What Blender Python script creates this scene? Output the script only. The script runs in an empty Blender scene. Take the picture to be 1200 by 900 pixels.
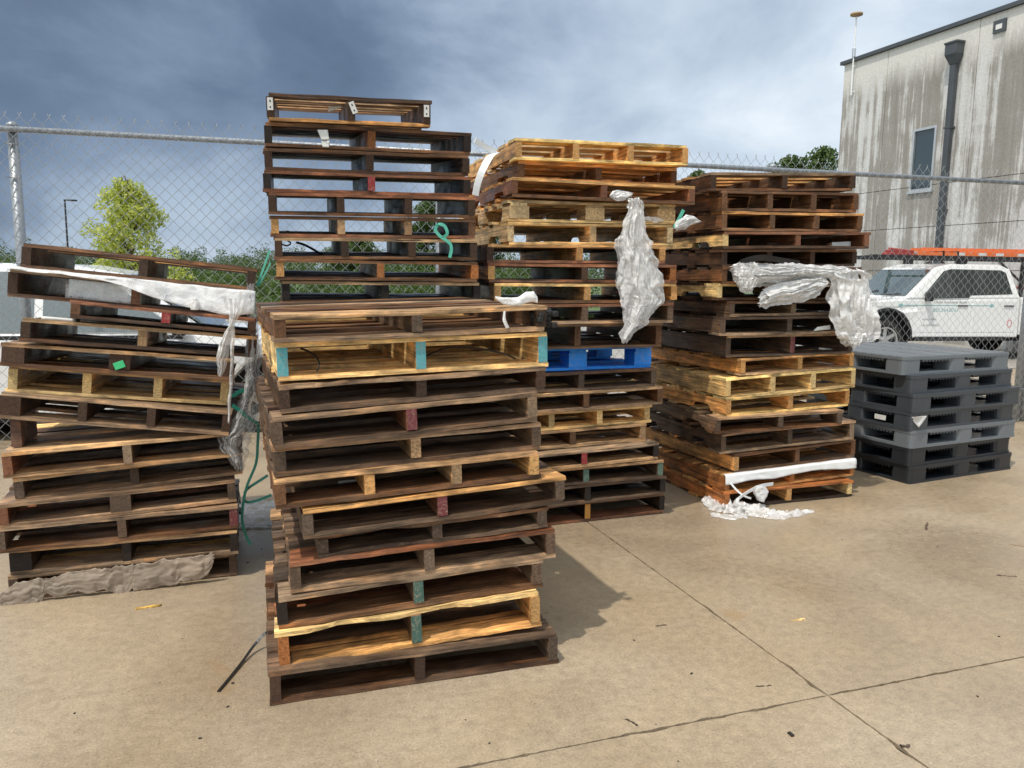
import bpy, bmesh, math, random
from mathutils import Vector, Matrix, noise
random.seed(7)
RAD = math.radians
scene = bpy.context.scene
COL = scene.collection

# ------------------------------------------------------------------ camera
F_PX, CAM_H = 920.0, 1.46
PITCH, ROLL = math.atan(.139), .0125
fw = Vector((0, math.cos(PITCH), -math.sin(PITCH)))
_r = Vector((1, 0, 0)); _u = _r.cross(fw)
rt = math.cos(ROLL) * _r + math.sin(ROLL) * _u
up = -math.sin(ROLL) * _r + math.cos(ROLL) * _u
EYE = Vector((0, 0, CAM_H))
cam = bpy.data.cameras.new('camera')
cam.sensor_width = 36; cam.lens = 36 * F_PX / 1200
cam.clip_start = .05; cam.clip_end = 3000
cam_o = bpy.data.objects.new('camera', cam); COL.objects.link(cam_o)
cam_o.matrix_world = Matrix(((rt.x, up.x, -fw.x, 0), (rt.y, up.y, -fw.y, 0), (rt.z, up.z, -fw.z, CAM_H), (0, 0, 0, 1)))
scene.camera = cam_o
scene.render.resolution_x, scene.render.resolution_y = 1024, 768

# ------------------------------------------------------------------ sun, sky, exposure
SUN_DIR = Vector((-.30, -.40, 1.0)).normalized()          # towards the sun
sun = bpy.data.lights.new('sun', 'SUN'); sun.energy = 3.1; sun.angle = RAD(.9); sun.color = (1, .93, .82)
sun_o = bpy.data.objects.new('sun', sun); COL.objects.link(sun_o)
sun_o.rotation_euler = SUN_DIR.to_track_quat('Z', 'Y').to_euler()
scene.render.engine = 'CYCLES'; scene.cycles.use_denoising = True
scene.view_settings.view_transform = 'Standard'; scene.view_settings.look = 'None'
scene.view_settings.exposure = 0.0; scene.view_settings.gamma = 1


class NT:
    """small helper round a node tree"""
    def __init__(self, tree): self.t = tree
    def n(self, kind, **kw):
        nd = self.t.nodes.new(kind)
        for k, v in kw.items():
            if k.startswith('_'): setattr(nd, k[1:], v)
            else:
                key = int(k[1:]) if k[0] == 'i' and k[1:].isdigit() else k
                s = nd.inputs[key]
                if isinstance(v, bpy.types.NodeSocket): self.t.links.new(v, s)
                else: s.default_value = v
        return nd
    def noise(self, vec, scale, detail=4, rough=.55, dist=0.):
        return self.n('ShaderNodeTexNoise', Vector=vec, Scale=scale, Detail=detail, Roughness=rough, Distortion=dist).outputs[0]
    def map(self, vec, scale=(1, 1, 1), loc=(0, 0, 0), rot=(0, 0, 0)):
        return self.n('ShaderNodeMapping', Vector=vec, Scale=scale, Location=loc, Rotation=rot).outputs[0]
    def ramp(self, fac, stops, interp='LINEAR'):
        nd = self.n('ShaderNodeValToRGB', Fac=fac); cr = nd.color_ramp; cr.interpolation = interp
        while len(cr.elements) < len(stops): cr.elements.new(.5)
        for e, (p, c) in zip(cr.elements, stops):
            e.position = p; e.color = (c, c, c, 1) if isinstance(c, (int, float)) else (*c, 1)
        return nd.outputs[0]
    def mix(self, fac, a, b, mode='MIX'):
        nd = self.n('ShaderNodeMix', _data_type='RGBA', _blend_type=mode)
        for i, v in ((0, fac), (6, a), (7, b)):
            if isinstance(v, bpy.types.NodeSocket): self.t.links.new(v, nd.inputs[i])
            else: nd.inputs[i].default_value = (*v, 1) if isinstance(v, tuple) and len(v) == 3 else v
        return nd.outputs[2]
    def math(self, op, a, b=0., c=0.):
        nd = self.n('ShaderNodeMath', _operation=op)
        for i, v in enumerate((a, b, c)):
            if isinstance(v, bpy.types.NodeSocket): self.t.links.new(v, nd.inputs[i])
            else: nd.inputs[i].default_value = v
        return nd.outputs[0]
    def vmath(self, op, a, b):
        nd = self.n('ShaderNodeVectorMath', _operation=op)
        for i, v in enumerate((a, b)):
            if isinstance(v, bpy.types.NodeSocket): self.t.links.new(v, nd.inputs[i])
            else: nd.inputs[i].default_value = v
        return nd.outputs[0] if op != 'DOT_PRODUCT' else nd.outputs['Value']
    def bump(self, h, strength=.3, dist=.01):
        return self.n('ShaderNodeBump', Height=h, Strength=strength, Distance=dist).outputs[0]


world = bpy.data.worlds.new('World'); scene.world = world; world.use_nodes = True
world.node_tree.nodes.clear(); W = NT(world.node_tree)
d = W.n('ShaderNodeTexCoord').outputs['Generated']
sky = W.n('ShaderNodeTexSky', _sky_type='NISHITA', _sun_disc=False, _sun_elevation=math.asin(SUN_DIR.z), _sun_rotation=math.atan2(SUN_DIR.x, SUN_DIR.y)).outputs[0]
q = W.map(d, scale=(1, 1, 1.6))
big = W.noise(W.map(q, loc=(3.1, .7, 2.2)), 1.5, 4, .5, .5)
fine = W.noise(W.map(q, loc=(1.3, 5.2, .4)), 4.4, 9, .56, .25)
storm2 = W.vmath('DOT_PRODUCT', d, tuple(Vector((.20, .88, .45)).normalized()))      # its ragged upper edge
storm = W.vmath('DOT_PRODUCT', d, tuple(Vector((-.50, .83, .25)).normalized()))     # the dark storm front
gap = W.vmath('DOT_PRODUCT', d, tuple(Vector((-.37, .92, .075)).normalized()))       # paler strip under it
f = W.math('ADD', W.math('MULTIPLY', big, .60), W.math('MULTIPLY', fine, .60))
f = W.math('ADD', f, .01)
f = W.math('SUBTRACT', f, W.ramp(storm, [(.80, 0.0), (.91, .12), (.98, .35)]))
f = W.math('SUBTRACT', f, W.ramp(storm2, [(.968, 0.0), (.988, .07), (1.0, .20)]))
f = W.math('ADD', f, W.ramp(gap, [(.965, 0.0), (.988, .12), (1.0, .30)]))
cl = W.ramp(f, [(.16, (.95, 1.38, 2.2)), (.30, (1.35, 1.9, 2.9)), (.42, (2.2, 2.95, 4.2)), (.54, (4.0, 4.95, 6.3)), (.68, (6.0, 7.0, 8.2)), (.85, (9.0, 9.6, 10.2))])
near_sun = W.vmath('DOT_PRODUCT', d, tuple(SUN_DIR))                                # unseen cloud brightened towards the sun, added to raise the fill light
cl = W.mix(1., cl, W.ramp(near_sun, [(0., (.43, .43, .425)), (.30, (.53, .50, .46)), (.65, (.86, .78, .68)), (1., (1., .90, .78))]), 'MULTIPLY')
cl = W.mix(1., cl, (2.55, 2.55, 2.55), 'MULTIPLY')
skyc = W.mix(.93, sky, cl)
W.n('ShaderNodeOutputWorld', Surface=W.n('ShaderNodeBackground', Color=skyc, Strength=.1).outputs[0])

# ------------------------------------------------------------------ positions
def at(px, py, dist):
    r = (px - 600) / F_PX * rt - (py - 450) / F_PX * up + fw
    return EYE + r * (dist / r.y)
def ground(px, py, z=0.):
    r = (px - 600) / F_PX * rt - (py - 450) / F_PX * up + fw
    return EYE + r * ((z - CAM_H) / r.z)
PLANES = {'left': ((-2.19, 3.26), 19), 'front': ((-.80, 2.54), 20.5), 'tall': ((-1.17, 3.87), 16), 'middle': ((-.03, 4.35), 18), 'right': ((1.39, 4.87), 19)}
def onp(stack, px, py, off=0.):
    (x, y), a = PLANES[stack]; a = RAD(a)
    n = Vector((-math.sin(a), math.cos(a), 0))
    r = (px - 600) / F_PX * rt - (py - 450) / F_PX * up + fw
    return EYE + r * ((Vector((x, y, 0)) - n * off - EYE).dot(n) / r.dot(n))

# ------------------------------------------------------------------ object helpers
def tag(o, label=None, cat=None, group=None, kind=None):
    for k, v in (('label', label), ('category', cat), ('group', group), ('kind', kind)):
        if v: o[k] = v
    return o
def obj(name, mesh, parent=None, loc=(0, 0, 0), rot=(0, 0, 0)):
    o = bpy.data.objects.new(name, mesh); COL.objects.link(o)
    if parent: o.parent = parent
    o.location = loc; o.rotation_euler = rot
    return o
def empty(name, loc=(0, 0, 0), rot=(0, 0, 0)):
    o = bpy.data.objects.new(name, None); COL.objects.link(o); o.location = loc; o.rotation_euler = rot
    o.empty_display_size = .1
    return o
def mesh(name, verts, faces, mats=(), idx=None, smooth=False):
    me = bpy.data.meshes.new(name); me.from_pydata([tuple(v) for v in verts], [], faces)
    for m in mats: me.materials.append(m)
    if idx: me.polygons.foreach_set('material_index', idx)
    if smooth: me.polygons.foreach_set('use_smooth', [True] * len(me.polygons))
    me.update(); return me
class MB:
    """collects boxes, tubes and prisms into one mesh"""
    def __init__(self): self.v = []; self.f = []; self.i = []
    def add(self, v, f, mi=0):
        b = len(self.v); self.v += [Vector(p) for p in v]; self.f += [tuple(b + k for k in q) for q in f]; self.i += [mi] * len(f); return self
    def box(self, lo, hi, mi=0, M=None):
        (a, b, c), (d_, e, f_) = lo, hi
        v = [Vector(p) for p in ((a, b, c), (d_, b, c), (d_, e, c), (a, e, c), (a, b, f_), (d_, b, f_), (d_, e, f_), (a, e, f_))]
        if M: v = [M @ p for p in v]
        return self.add(v, [(3, 2, 1, 0), (4, 5, 6, 7), (0, 1, 5, 4), (1, 2, 6, 5), (2, 3, 7, 6), (3, 0, 4, 7)], mi)
    def tube(self, pts, r, n=8, mi=0, cap=True):
        pts = [Vector(p) for p in pts]; R = r if isinstance(r, (list, tuple)) else [r] * len(pts); v = []; f = []
        ref = Vector((.123, .21, .97))
        for k, p in enumerate(pts):
            t = (pts[min(k + 1, len(pts) - 1)] - pts[max(k - 1, 0)]).normalized()
            if abs(t.dot(ref)) > .98: ref = Vector((.9, .1, .2))
            a = t.cross(ref).normalized(); b = t.cross(a)
            v += [p + R[k] * (math.cos(2 * math.pi * j / n) * a + math.sin(2 * math.pi * j / n) * b) for j in range(n)]
        for k in range(len(pts) - 1):
            f += [(k * n + j, k * n + (j + 1) % n, (k + 1) * n + (j + 1) % n, (k + 1) * n + j) for j in range(n)]
        if cap: f += [tuple(range(n - 1, -1, -1)), tuple((len(pts) - 1) * n + j for j in range(n))]
        return self.add(v, f, mi)
    def prism(self, prof, mi=0):
        """prof: (x, z, halfwidth) outline seen from the side, spanned over y"""
        n = len(prof); v = [Vector((x, w, z)) for x, z, w in prof] + [Vector((x, -w, z)) for x, z, w in prof]
        return self.add(v, [tuple(range(n)), tuple(range(2 * n - 1, n - 1, -1))] + [(k, n + k, n + (k + 1) % n, (k + 1) % n) for k in range(n)], mi)
    def build(self, name, mats, parent=None, smooth=False, loc=(0, 0, 0), rot=(0, 0, 0), bevel=0, seg=2):
        me = mesh(name, self.v, self.f, mats if isinstance(mats, (list, tuple)) else [mats], self.i, smooth)
        if True:
            bm = bmesh.new(); bm.from_mesh(me); bmesh.ops.recalc_face_normals(bm, faces=bm.faces); bm.to_mesh(me); bm.free()
        o = obj(name, me, parent, loc, rot)
        if bevel:
            b = o.modifiers.new('bevel', 'BEVEL'); b.width = bevel; b.segments = seg; b.limit_method = 'ANGLE'; b.angle_limit = RAD(35)
        return o

# ------------------------------------------------------------------ materials
MATS = {}
def newmat(name):
    m = bpy.data.materials.new(name); m.use_nodes = True; m.node_tree.nodes.clear(); MATS[name] = m
    return m, NT(m.node_tree)
def plain(name, color, rough=.5, metal=0., var=.15, scale=8., bump=.0, spec=.5, coat=0.):
    m, t = newmat(name)
    c = t.n('ShaderNodeTexCoord').outputs['Object']
    nz = t.noise(c, scale, 5)
    k = t.ramp(nz, [(.25, 1 - var), (.75, 1 + var)])
    col = t.mix(1., color, k, 'MULTIPLY')
    kw = {}
    if bump: kw['Normal'] = t.bump(nz, bump, .01)
    b = t.n('ShaderNodeBsdfPrincipled', **{'Base Color': col, 'Roughness': t.ramp(nz, [(.3, max(rough - .08, 0)), (.7, min(rough + .08, 1))]), 'Metallic': metal, 'Specular IOR Level': spec, 'Coat Weight': coat}, **kw)
    t.n('ShaderNodeOutputMaterial', Surface=b.outputs[0])
    return m

def wood_material(name, end=False):
    m, t = newmat(name)
    oi = t.n('ShaderNodeObjectInfo'); c = t.n('ShaderNodeTexCoord').outputs['Object']
    rnd = oi.outputs['Random']
    off = t.n('ShaderNodeCombineXYZ', X=t.math('MULTIPLY', rnd, 53.), Y=t.math('MULTIPLY', rnd, 91.), Z=t.math('MULTIPLY', rnd, 17.)).outputs[0]
    p = t.vmath('ADD', c, off)
    tint = oi.outputs['Color']
    if not end:
        g1 = t.noise(t.map(p, (1.6, 42, 42)), 1.0, 6, .65, .9)
        g2 = t.noise(t.map(p, (5., 150, 150)), 1.0, 4, .7)
        st = t.noise(t.map(p, (2.2, 9, 9)), 1.0, 5, .6, .5)
        k = t.math('MULTIPLY', t.ramp(g1, [(.28, .30), (.44, .82), (.58, 1.2), (.74, 1.8)]), t.ramp(g2, [(.30, .55), (.5, 1.), (.7, 1.45)]))
        col = t.mix(1., tint, k, 'MULTIPLY')
        bl = t.noise(t.map(p, (5.5, 13, 13), (2, 6, 4)), 1.0, 7, .68, .5)
        col = t.mix(1., col, t.ramp(bl, [(.30, (.30, .28, .28)), (.44, (.78, .76, .74)), (.54, (1.1, 1.06, 1.0)), (.64, (1.7, 1.5, 1.25)), (.76, (2.1, 1.9, 1.6))]), 'MULTIPLY')
        # silvery weathering in patches, and dark water stains
        gray = t.mix(.5, col, t.mix(1., (.33, .25, .175), k, 'MULTIPLY'))
        col = t.mix(t.ramp(st, [(.50, 0.), (.72, .42)]), col, gray)
        st2 = t.noise(t.map(p, (3.0, 5, 5), (4, 2, 7)), 1.0, 5, .65, .7)
        col = t.mix(t.ramp(st2, [(.50, 0.), (.68, .62)]), col, t.mix(1., col, (.36, .31, .29), 'MULTIPLY'))
        warm = t.noise(t.map(p, (4, 14, 14), (9, 1, 3)), 1.0, 4, .6)
        col = t.mix(t.ramp(warm, [(.58, 0.), (.75, .5)]), col, t.mix(1., col, (1.7, 1.25, .8), 'MULTIPLY'))
        crk = t.noise(t.map(p, (1.1, 70, 70), (3, 8, 1)), 1.0, 3, .6, .4)      # drying cracks along the grain
        col = t.mix(t.ramp(crk, [(.30, .85), (.37, 0.)]), col, (.020, .014, .010))
        kn = t.n('ShaderNodeTexVoronoi', Vector=t.map(p, (3.2, 14, 14)), Scale=1.)
        col = t.mix(t.math('MULTIPLY', t.ramp(kn.outputs['Distance'], [(.10, 1.), (.24, 0.)]), t.ramp(t.n('ShaderNodeSeparateColor', Color=kn.outputs['Color']).outputs[0], [(.70, 0.), (.74, .8)])), col, (.035, .020, .012))
        scf = t.noise(t.map(p, (5., 30, 30), (1, 2, 9)), 1.0, 6, .7, .3)
        col = t.mix(t.ramp(scf, [(.60, 0.), (.70, .55)]), col, t.mix(1., col, (2.1, 1.8, 1.5), 'MULTIPLY'))
        h = t.math('SUBTRACT', t.math('ADD', g1, t.math('MULTIPLY', g2, .5)), t.ramp(crk, [(.30, .8), (.37, 0.)])); bs = .7
        rough = t.ramp(st2, [(.36, .66), (.62, .30)])
    else:
        r = t.noise(t.map(p, (8, 55, 55)), 1.0, 5, .7, 2.0)
        v = t.n('ShaderNodeTexWave', Vector=t.map(p, (1, 26, 40)), Scale=3., Distortion=6., Detail=3.).outputs[1]
        k = t.math('MULTIPLY', t.ramp(r, [(.3, .45), (.7, 1.15)]), t.ramp(v, [(.2, .7), (.8, 1.1)]))
        col = t.mix(1., tint, k, 'MULTIPLY'); h = r; bs = .6; rough = .75
    b = t.n('ShaderNodeBsdfPrincipled', **{'Base Color': col, 'Roughness': rough, 'Normal': t.bump(h, bs, .004), 'Specular IOR Level': .4})
    t.n('ShaderNodeOutputMaterial', Surface=b.outputs[0]); return m
WOOD, WOOD_END = wood_material('wood'), wood_material('wood_end_grain', True)

def paint_on_wood(name, color):
    m, t = newmat(name)
    c = t.n('ShaderNodeTexCoord').outputs['Object']; rnd = t.n('ShaderNodeObjectInfo').outputs['Random']
    p = t.vmath('ADD', c, t.n('ShaderNodeCombineXYZ', X=t.math('MULTIPLY', rnd, 31.), Y=t.math('MULTIPLY', rnd, 57.)).outputs[0])
    w = t.noise(t.map(p, (8, 60, 60)), 1., 5, .7, 1.5)
    col = t.mix(t.ramp(w, [(.52, 0.), (.66, .75)]), t.mix(1., color, t.ramp(w, [(.2, .6), (.6, 1.15)]), 'MULTIPLY'), (.30, .24, .17))
    b = t.n('ShaderNodeBsdfPrincipled', **{'Base Color': col, 'Roughness': .6, 'Normal': t.bump(w, .5, .004)})
    t.n('ShaderNodeOutputMaterial', Surface=b.outputs[0]); return m
PAINT = {'teal': paint_on_wood('teal_paint', (.10, .36, .40)), 'red': paint_on_wood('red_paint', (.27, .022, .025)), 'maroon': paint_on_wood('maroon_paint', (.16, .035, .04)),
         'green': paint_on_wood('green_paint', (.055, .125, .10)), 'orange': paint_on_wood('orange_paint', (.55, .25, .04))}
BLUE = paint_on_wood('blue_paint', (.012, .28, .95))

def film_material(name, color, alpha, rough=.22, bump=.8, scale=38.):
    m, t = newmat(name)
    c = t.n('ShaderNodeTexCoord').outputs['Object']
    n1 = t.noise(c, scale, 6, .62, 1.6); n2 = t.noise(t.map(c, (14, 14, 60)), 1., 5, .6, 1.)
    wv = t.vmath('ADD', c, t.vmath('MULTIPLY', t.n('ShaderNodeTexNoise', Vector=c, Scale=scale * .5, Detail=2.).outputs[1], (.03, .03, .03)))
    e1 = t.n('ShaderNodeTexVoronoi', _feature='DISTANCE_TO_EDGE', Vector=wv, Scale=scale * .7).outputs[0]
    e2 = t.n('ShaderNodeTexVoronoi', _feature='DISTANCE_TO_EDGE', Vector=t.vmath('ADD', wv, (3.3, 1.2, 7.7)), Scale=scale * 1.7).outputs[0]
    h = t.math('ADD', t.math('ADD', t.ramp(e1, [(0., 1.), (.10, 0.)]), t.math('MULTIPLY', t.ramp(e2, [(0., 1.), (.12, 0.)]), .6)), t.math('MULTIPLY', n2, .8))
    col = t.mix(t.ramp(n2, [(.35, 0.), (.7, 1.)]), color, tuple(x * .86 for x in color))
    b = t.n('ShaderNodeBsdfPrincipled', **{'Base Color': col, 'Roughness': rough, 'Normal': t.bump(h, bump * .45, .0022), 'Specular IOR Level': 1.}).outputs[0]
    tl = t.n('ShaderNodeBsdfTranslucent', Color=col).outputs[0]
    s = t.n('ShaderNodeMixShader', i0=.22, i1=b, i2=tl).outputs[0]
    tr = t.n('ShaderNodeBsdfTransparent').outputs[0]
    fac = t.math('MAXIMUM', t.ramp(t.noise(t.map(c, (9, 9, 5)), 1., 4, .6, 1.2), [(.34, max(alpha - .34, 0)), (.62, min(alpha + .22, 1))]), t.ramp(e1, [(0., min(alpha + .2, 1.)), (.06, 0.)]))
    t.n('ShaderNodeOutputMaterial', Surface=t.n('ShaderNodeMixShader', i0=fac, i1=tr, i2=s).outputs[0]); return m
FILM_WHITE = film_material('white_film', (.94, .93, .92), .90, .12, .9, 26.)
FILM_CLEAR = film_material('clear_film', (.85, .85, .85), .42, .10, 1.)
FILM_BAG = film_material('bag_film', (.98, .975, .97), .68, .10, .8, 26.)

GALV = plain('galvanised_steel', (.29, .31, .335), .45, .5, .08, 9.)
WIRE = plain('galvanised_wire', (.40, .42, .43), .4, .35, .1, 20.)
WHITE_PAINT = plain('white_car_paint', (.78, .79, .79), .25, 0, .03, 3., coat=.5)
BLACK_PLASTIC = plain('black_plastic', (.018, .018, .02), .5)
RUBBER = plain('tyre_rubber', (.022, .021, .02), .8, 0, .3, 30., .3)
CHROME = plain('bright_metal', (.6, .61, .62), .28, .85, .05)
PAPER = plain('brown_paper', (.31, .25, .195), .7, 0, .3, 9., .3)
WHITE_PAPER = plain('white_paper', (.70, .70, .68), .65, 0, .1, 20.)
GREEN_STRAP = plain('green_strap', (.012, .20, .145), .38, 0, .2, 30.)
MINT_STRAP = plain('mint_strap', (.10, .45, .33), .38, 0, .2, 30.)
BLACK_STRAP = plain('black_strap', (.012, .012, .013), .4)
WHITE_STRAP = plain('white_strap', (.76, .77, .77), .4, 0, .08)
GREY_PLASTIC = plain('grey_pallet_plastic', (.050, .058, .068), .34, 0, .12, 6., .04)
LIGHT_PLASTIC = plain('light_pallet_plastic', (.15, .168, .185), .32, 0, .06, 5., .02)
DARK_PLASTIC = plain('dark_pallet_plastic', (.018, .021, .026), .36, 0, .12, 6., .04)
MAT_STEEL = plain('dark_bronze_metal', (.075, .085, .095), .45, .3, .12, 4.)
ORANGE = plain('orange_fibreglass', (.80, .17, .035), .45, 0, .1, 20.)
RED_PLASTIC = plain('faded_red', (.35, .05, .045), .5, 0, .2, 12.)
ALU = plain('aluminium', (.60, .61, .62), .35, .8, .1)
TEAL_INK = plain('teal_ink', (.20, .42, .43), .6); GREY_INK = plain('grey_ink', (.22, .24, .25), .6)
RED_INK = plain('red_ink', (.62, .10, .11), .6)
GREEN_TAG = plain('green_tag', (.05, .50, .20), .5)
BROWN_DISC = plain('tan_plastic', (.36, .24, .13), .5)

def glass_material(name, color, rough=.03):
    m, t = newmat(name)
    b = t.n('ShaderNodeBsdfPrincipled', **{'Base Color': (*color, 1), 'Roughness': rough, 'Specular IOR Level': .8, 'Coat Weight': .6})
    t.n('ShaderNodeOutputMaterial', Surface=b.outputs[0]); return m
GLASS = glass_material('car_glass', (.02, .028, .03)); GLASS_TEAL = glass_material('tinted_glass', (.05, .078, .082)); GLASS_SKY_TONE = glass_material('sky_toned_glass', (.13, .16, .17)); GLASS_B = glass_material('building_glass', (.012, .03, .04), .06)  # the SUV glass has the bright sky reflection put into its pale base colour

def concrete_material():
    m, t = newmat('wet_concrete')
    c = t.n('ShaderNodeTexCoord').outputs['Object']
    n0 = t.noise(c, .55, 5, .55, .3); n1 = t.noise(c, 3.2, 6, .6); n2 = t.noise(c, 26., 5, .65); n3 = t.noise(c, 120., 4, .7)
    col = t.mix(t.ramp(n0, [(.36, 0.), (.64, 1.)]), (.338, .256, .164), (.378, .302, .212))
    col = t.mix(1., col, t.ramp(n1, [(.25, .90), (.75, 1.09)]), 'MULTIPLY')
    col = t.mix(1., col, t.ramp(n2, [(.30, .84), (.5, 1.), (.7, 1.13)]), 'MULTIPLY')
    col = t.mix(1., col, t.ramp(n3, [(.28, .50), (.43, .93), (.58, 1.06), (.74, 1.5)]), 'MULTIPLY')
    # scattered pits and pale flecks
    v = t.n('ShaderNodeTexVoronoi', Vector=c, Scale=9.); 
    pit = t.ramp(v.outputs['Distance'], [(.028, 1.), (.05, 0.)])
    sel = t.ramp(t.n('ShaderNodeSeparateColor', Color=v.outputs['Color']).outputs[0], [(.78, 0.), (.80, 1.)])
    col = t.mix(t.math('MULTIPLY', pit, t.math('MULTIPLY', sel, .7)), col, (.10, .08, .06))
    v2 = t.n('ShaderNodeTexVoronoi', Vector=t.map(c, loc=(3.3, 1.7, 0)), Scale=7.)
    pit2 = t.ramp(v2.outputs['Distance'], [(.03, 1.), (.06, 0.)])
    sel2 = t.ramp(t.n('ShaderNodeSeparateColor', Color=v2.outputs['Color']).outputs[1], [(.80, 0.), (.82, 1.)])
    col = t.mix(t.math('MULTIPLY', pit2, t.math('MULTIPLY', sel2, .6)), col, (.55, .48, .38))
    # rust-orange stains
    rs = t.noise(t.map(c, loc=(7.7, 2.3, 0)), 2.1, 5, .6, .6)
    col = t.mix(t.ramp(rs, [(.69, 0.), (.75, .4)]), col, (.34, .20, .085))
    # damp film: darker and glossier in broad patches
    wet = t.ramp(t.noise(t.map(c, loc=(2.2, 9.1, 0)), .8, 6, .58, .5), [(.42, 0.), (.62, 1.)])
    col = t.mix(t.math('MULTIPLY', wet, .6), col, t.mix(1., col, (.72, .70, .68), 'MULTIPLY'))
    rough = t.math('SUBTRACT', t.ramp(n2, [(.3, .40), (.7, .54)]), t.math('MULTIPLY', wet, .26))
    h = t.math('ADD', t.math('MULTIPLY', n2, .6), n3)
    b = t.n('ShaderNodeBsdfPrincipled', **{'Base Color': col, 'Roughness': rough, 'Normal': t.bump(h, .22, .004), 'Specular IOR Level': .5})
    t.n('ShaderNodeOutputMaterial', Surface=b.outputs[0]); return m
CONCRETE = concrete_material()
JOINT_DIRT = plain('joint_dirt', (.022, .018, .014), .9, 0, .3, 40., .4)
GRASS = plain('grass', (.075, .12, .03), .85, 0, .4, .8, .5)
ASPHALT = plain('lot_concrete', (.30, .28, .25), .6, 0, .2, 1.5, .1)

def leaf_material(name, a, b_):
    m, t = newmat(name)
    g = t.n('ShaderNodeNewGeometry')
    col = t.mix(g.outputs['Random Per Island'], a, b_)
    p = t.n('ShaderNodeBsdfPrincipled', **{'Base Color': col, 'Roughness': .55, 'Specular IOR Level': .3}).outputs[0]
    tl = t.n('ShaderNodeBsdfTranslucent', Color=t.mix(1., col, (1.3, 1.4, .6), 'MULTIPLY')).outputs[0]
    t.n('ShaderNodeOutputMaterial', Surface=t.n('ShaderNodeMixShader', i0=.35, i1=p, i2=tl).outputs[0]); return m
LEAF_BRIGHT = leaf_material('bright_leaves', (.27, .33, .05), (.58, .58, .17))
LEAF_DARK = leaf_material('dark_leaves', (.035, .068, .018), (.115, .165, .05))
LEAF_FAR = leaf_material('far_leaves', (.052, .088, .040), (.13, .17, .075))
BARK = plain('bark', (.10, .075, .055), .9, 0, .3, 12., .6)

# ------------------------------------------------------------------ ground
GRID = 19.0                                                        # the slabs' joints run at this angle
JX = ground(970, 815)                                              # where two joints cross
ga = RAD(GRID); ge = Vector((math.cos(ga), math.sin(ga), 0)); gn = Vector((-math.sin(ga), math.cos(ga), 0))
def sheet(name, lo, hi, z, m, rot=0., org=(0, 0)):
    o = MB().add([(lo[0], lo[1], 0), (hi[0], lo[1], 0), (hi[0], hi[1], 0), (lo[0], hi[1], 0)], [(0, 1, 2, 3)]).build(name, m, loc=(org[0], org[1], z), rot=(0, 0, rot))
    return tag(o, kind='structure')
sheet('grass_field', (-900, -200), (900, 1500), -.14, GRASS)
sheet('parking_lot', (-40, -8), (60, 26), -.125, ASPHALT, ga, (JX.x, JX.y))
base = sheet('pavement', (-10.2, -5.6), (12.2, 7.75), -.014, JOINT_DIRT, ga, (JX.x, JX.y))
def slab(x0, x1, y0, y1, ragged):
    rng = random.Random(int(x0 * 100 + y0 * 7))
    def edge(a, b, inward):
        L = (b - a).length; n = max(2, int(L / (.018 if ragged else .5))); out = []
        for k in range(n):
            p = a.lerp(b, k / n)
            j = 0.
            if ragged:
                j = .0004 + .0045 * max(0, noise.noise((p.x * 40, p.y * 40, 3.3))) + .0035 * max(0, noise.noise((p.x * 17, p.y * 17, 8.3))) + .030 * max(0, noise.noise((p.x * 7.1, p.y * 7.1, x0 + y0)) - .28) + .0025 * rng.random()
            if 0 < k: out.append(p + inward * j)
            else: out.append(p)
        return out
    g = .0012
    c = [Vector((x0 + g, y0 + g, 0)), Vector((x1 - g, y0 + g, 0)), Vector((x1 - g, y1 - g, 0)), Vector((x0 + g, y1 - g, 0))]
    top = edge(c[0], c[1], Vector((0, 1, 0))) + edge(c[1], c[2], Vector((-1, 0, 0))) + edge(c[2], c[3], Vector((0, -1, 0))) + edge(c[3], c[0], Vector((1, 0, 0)))
    n = len(top)
    v = top + [p - Vector((0, 0, .013)) for p in top]
    f = [tuple(range(n))] + [(k, n + k, n + (k + 1) % n, (k + 1) % n) for k in range(n)]
    MB().add(v, f).build('concrete_slab', CONCRETE, base, loc=(0, 0, .014))
xs = [-10, -5, 0, 6, 12]; ys = [-5.5, 0, 5.2, 7.6]
for i in range(4):
    for j in range(3): slab(xs[i], xs[i + 1], ys[j], ys[j + 1], xs[i] in (-5, 0) and ys[j] < 5 or (xs[i] == 6 and j == 1))

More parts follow.
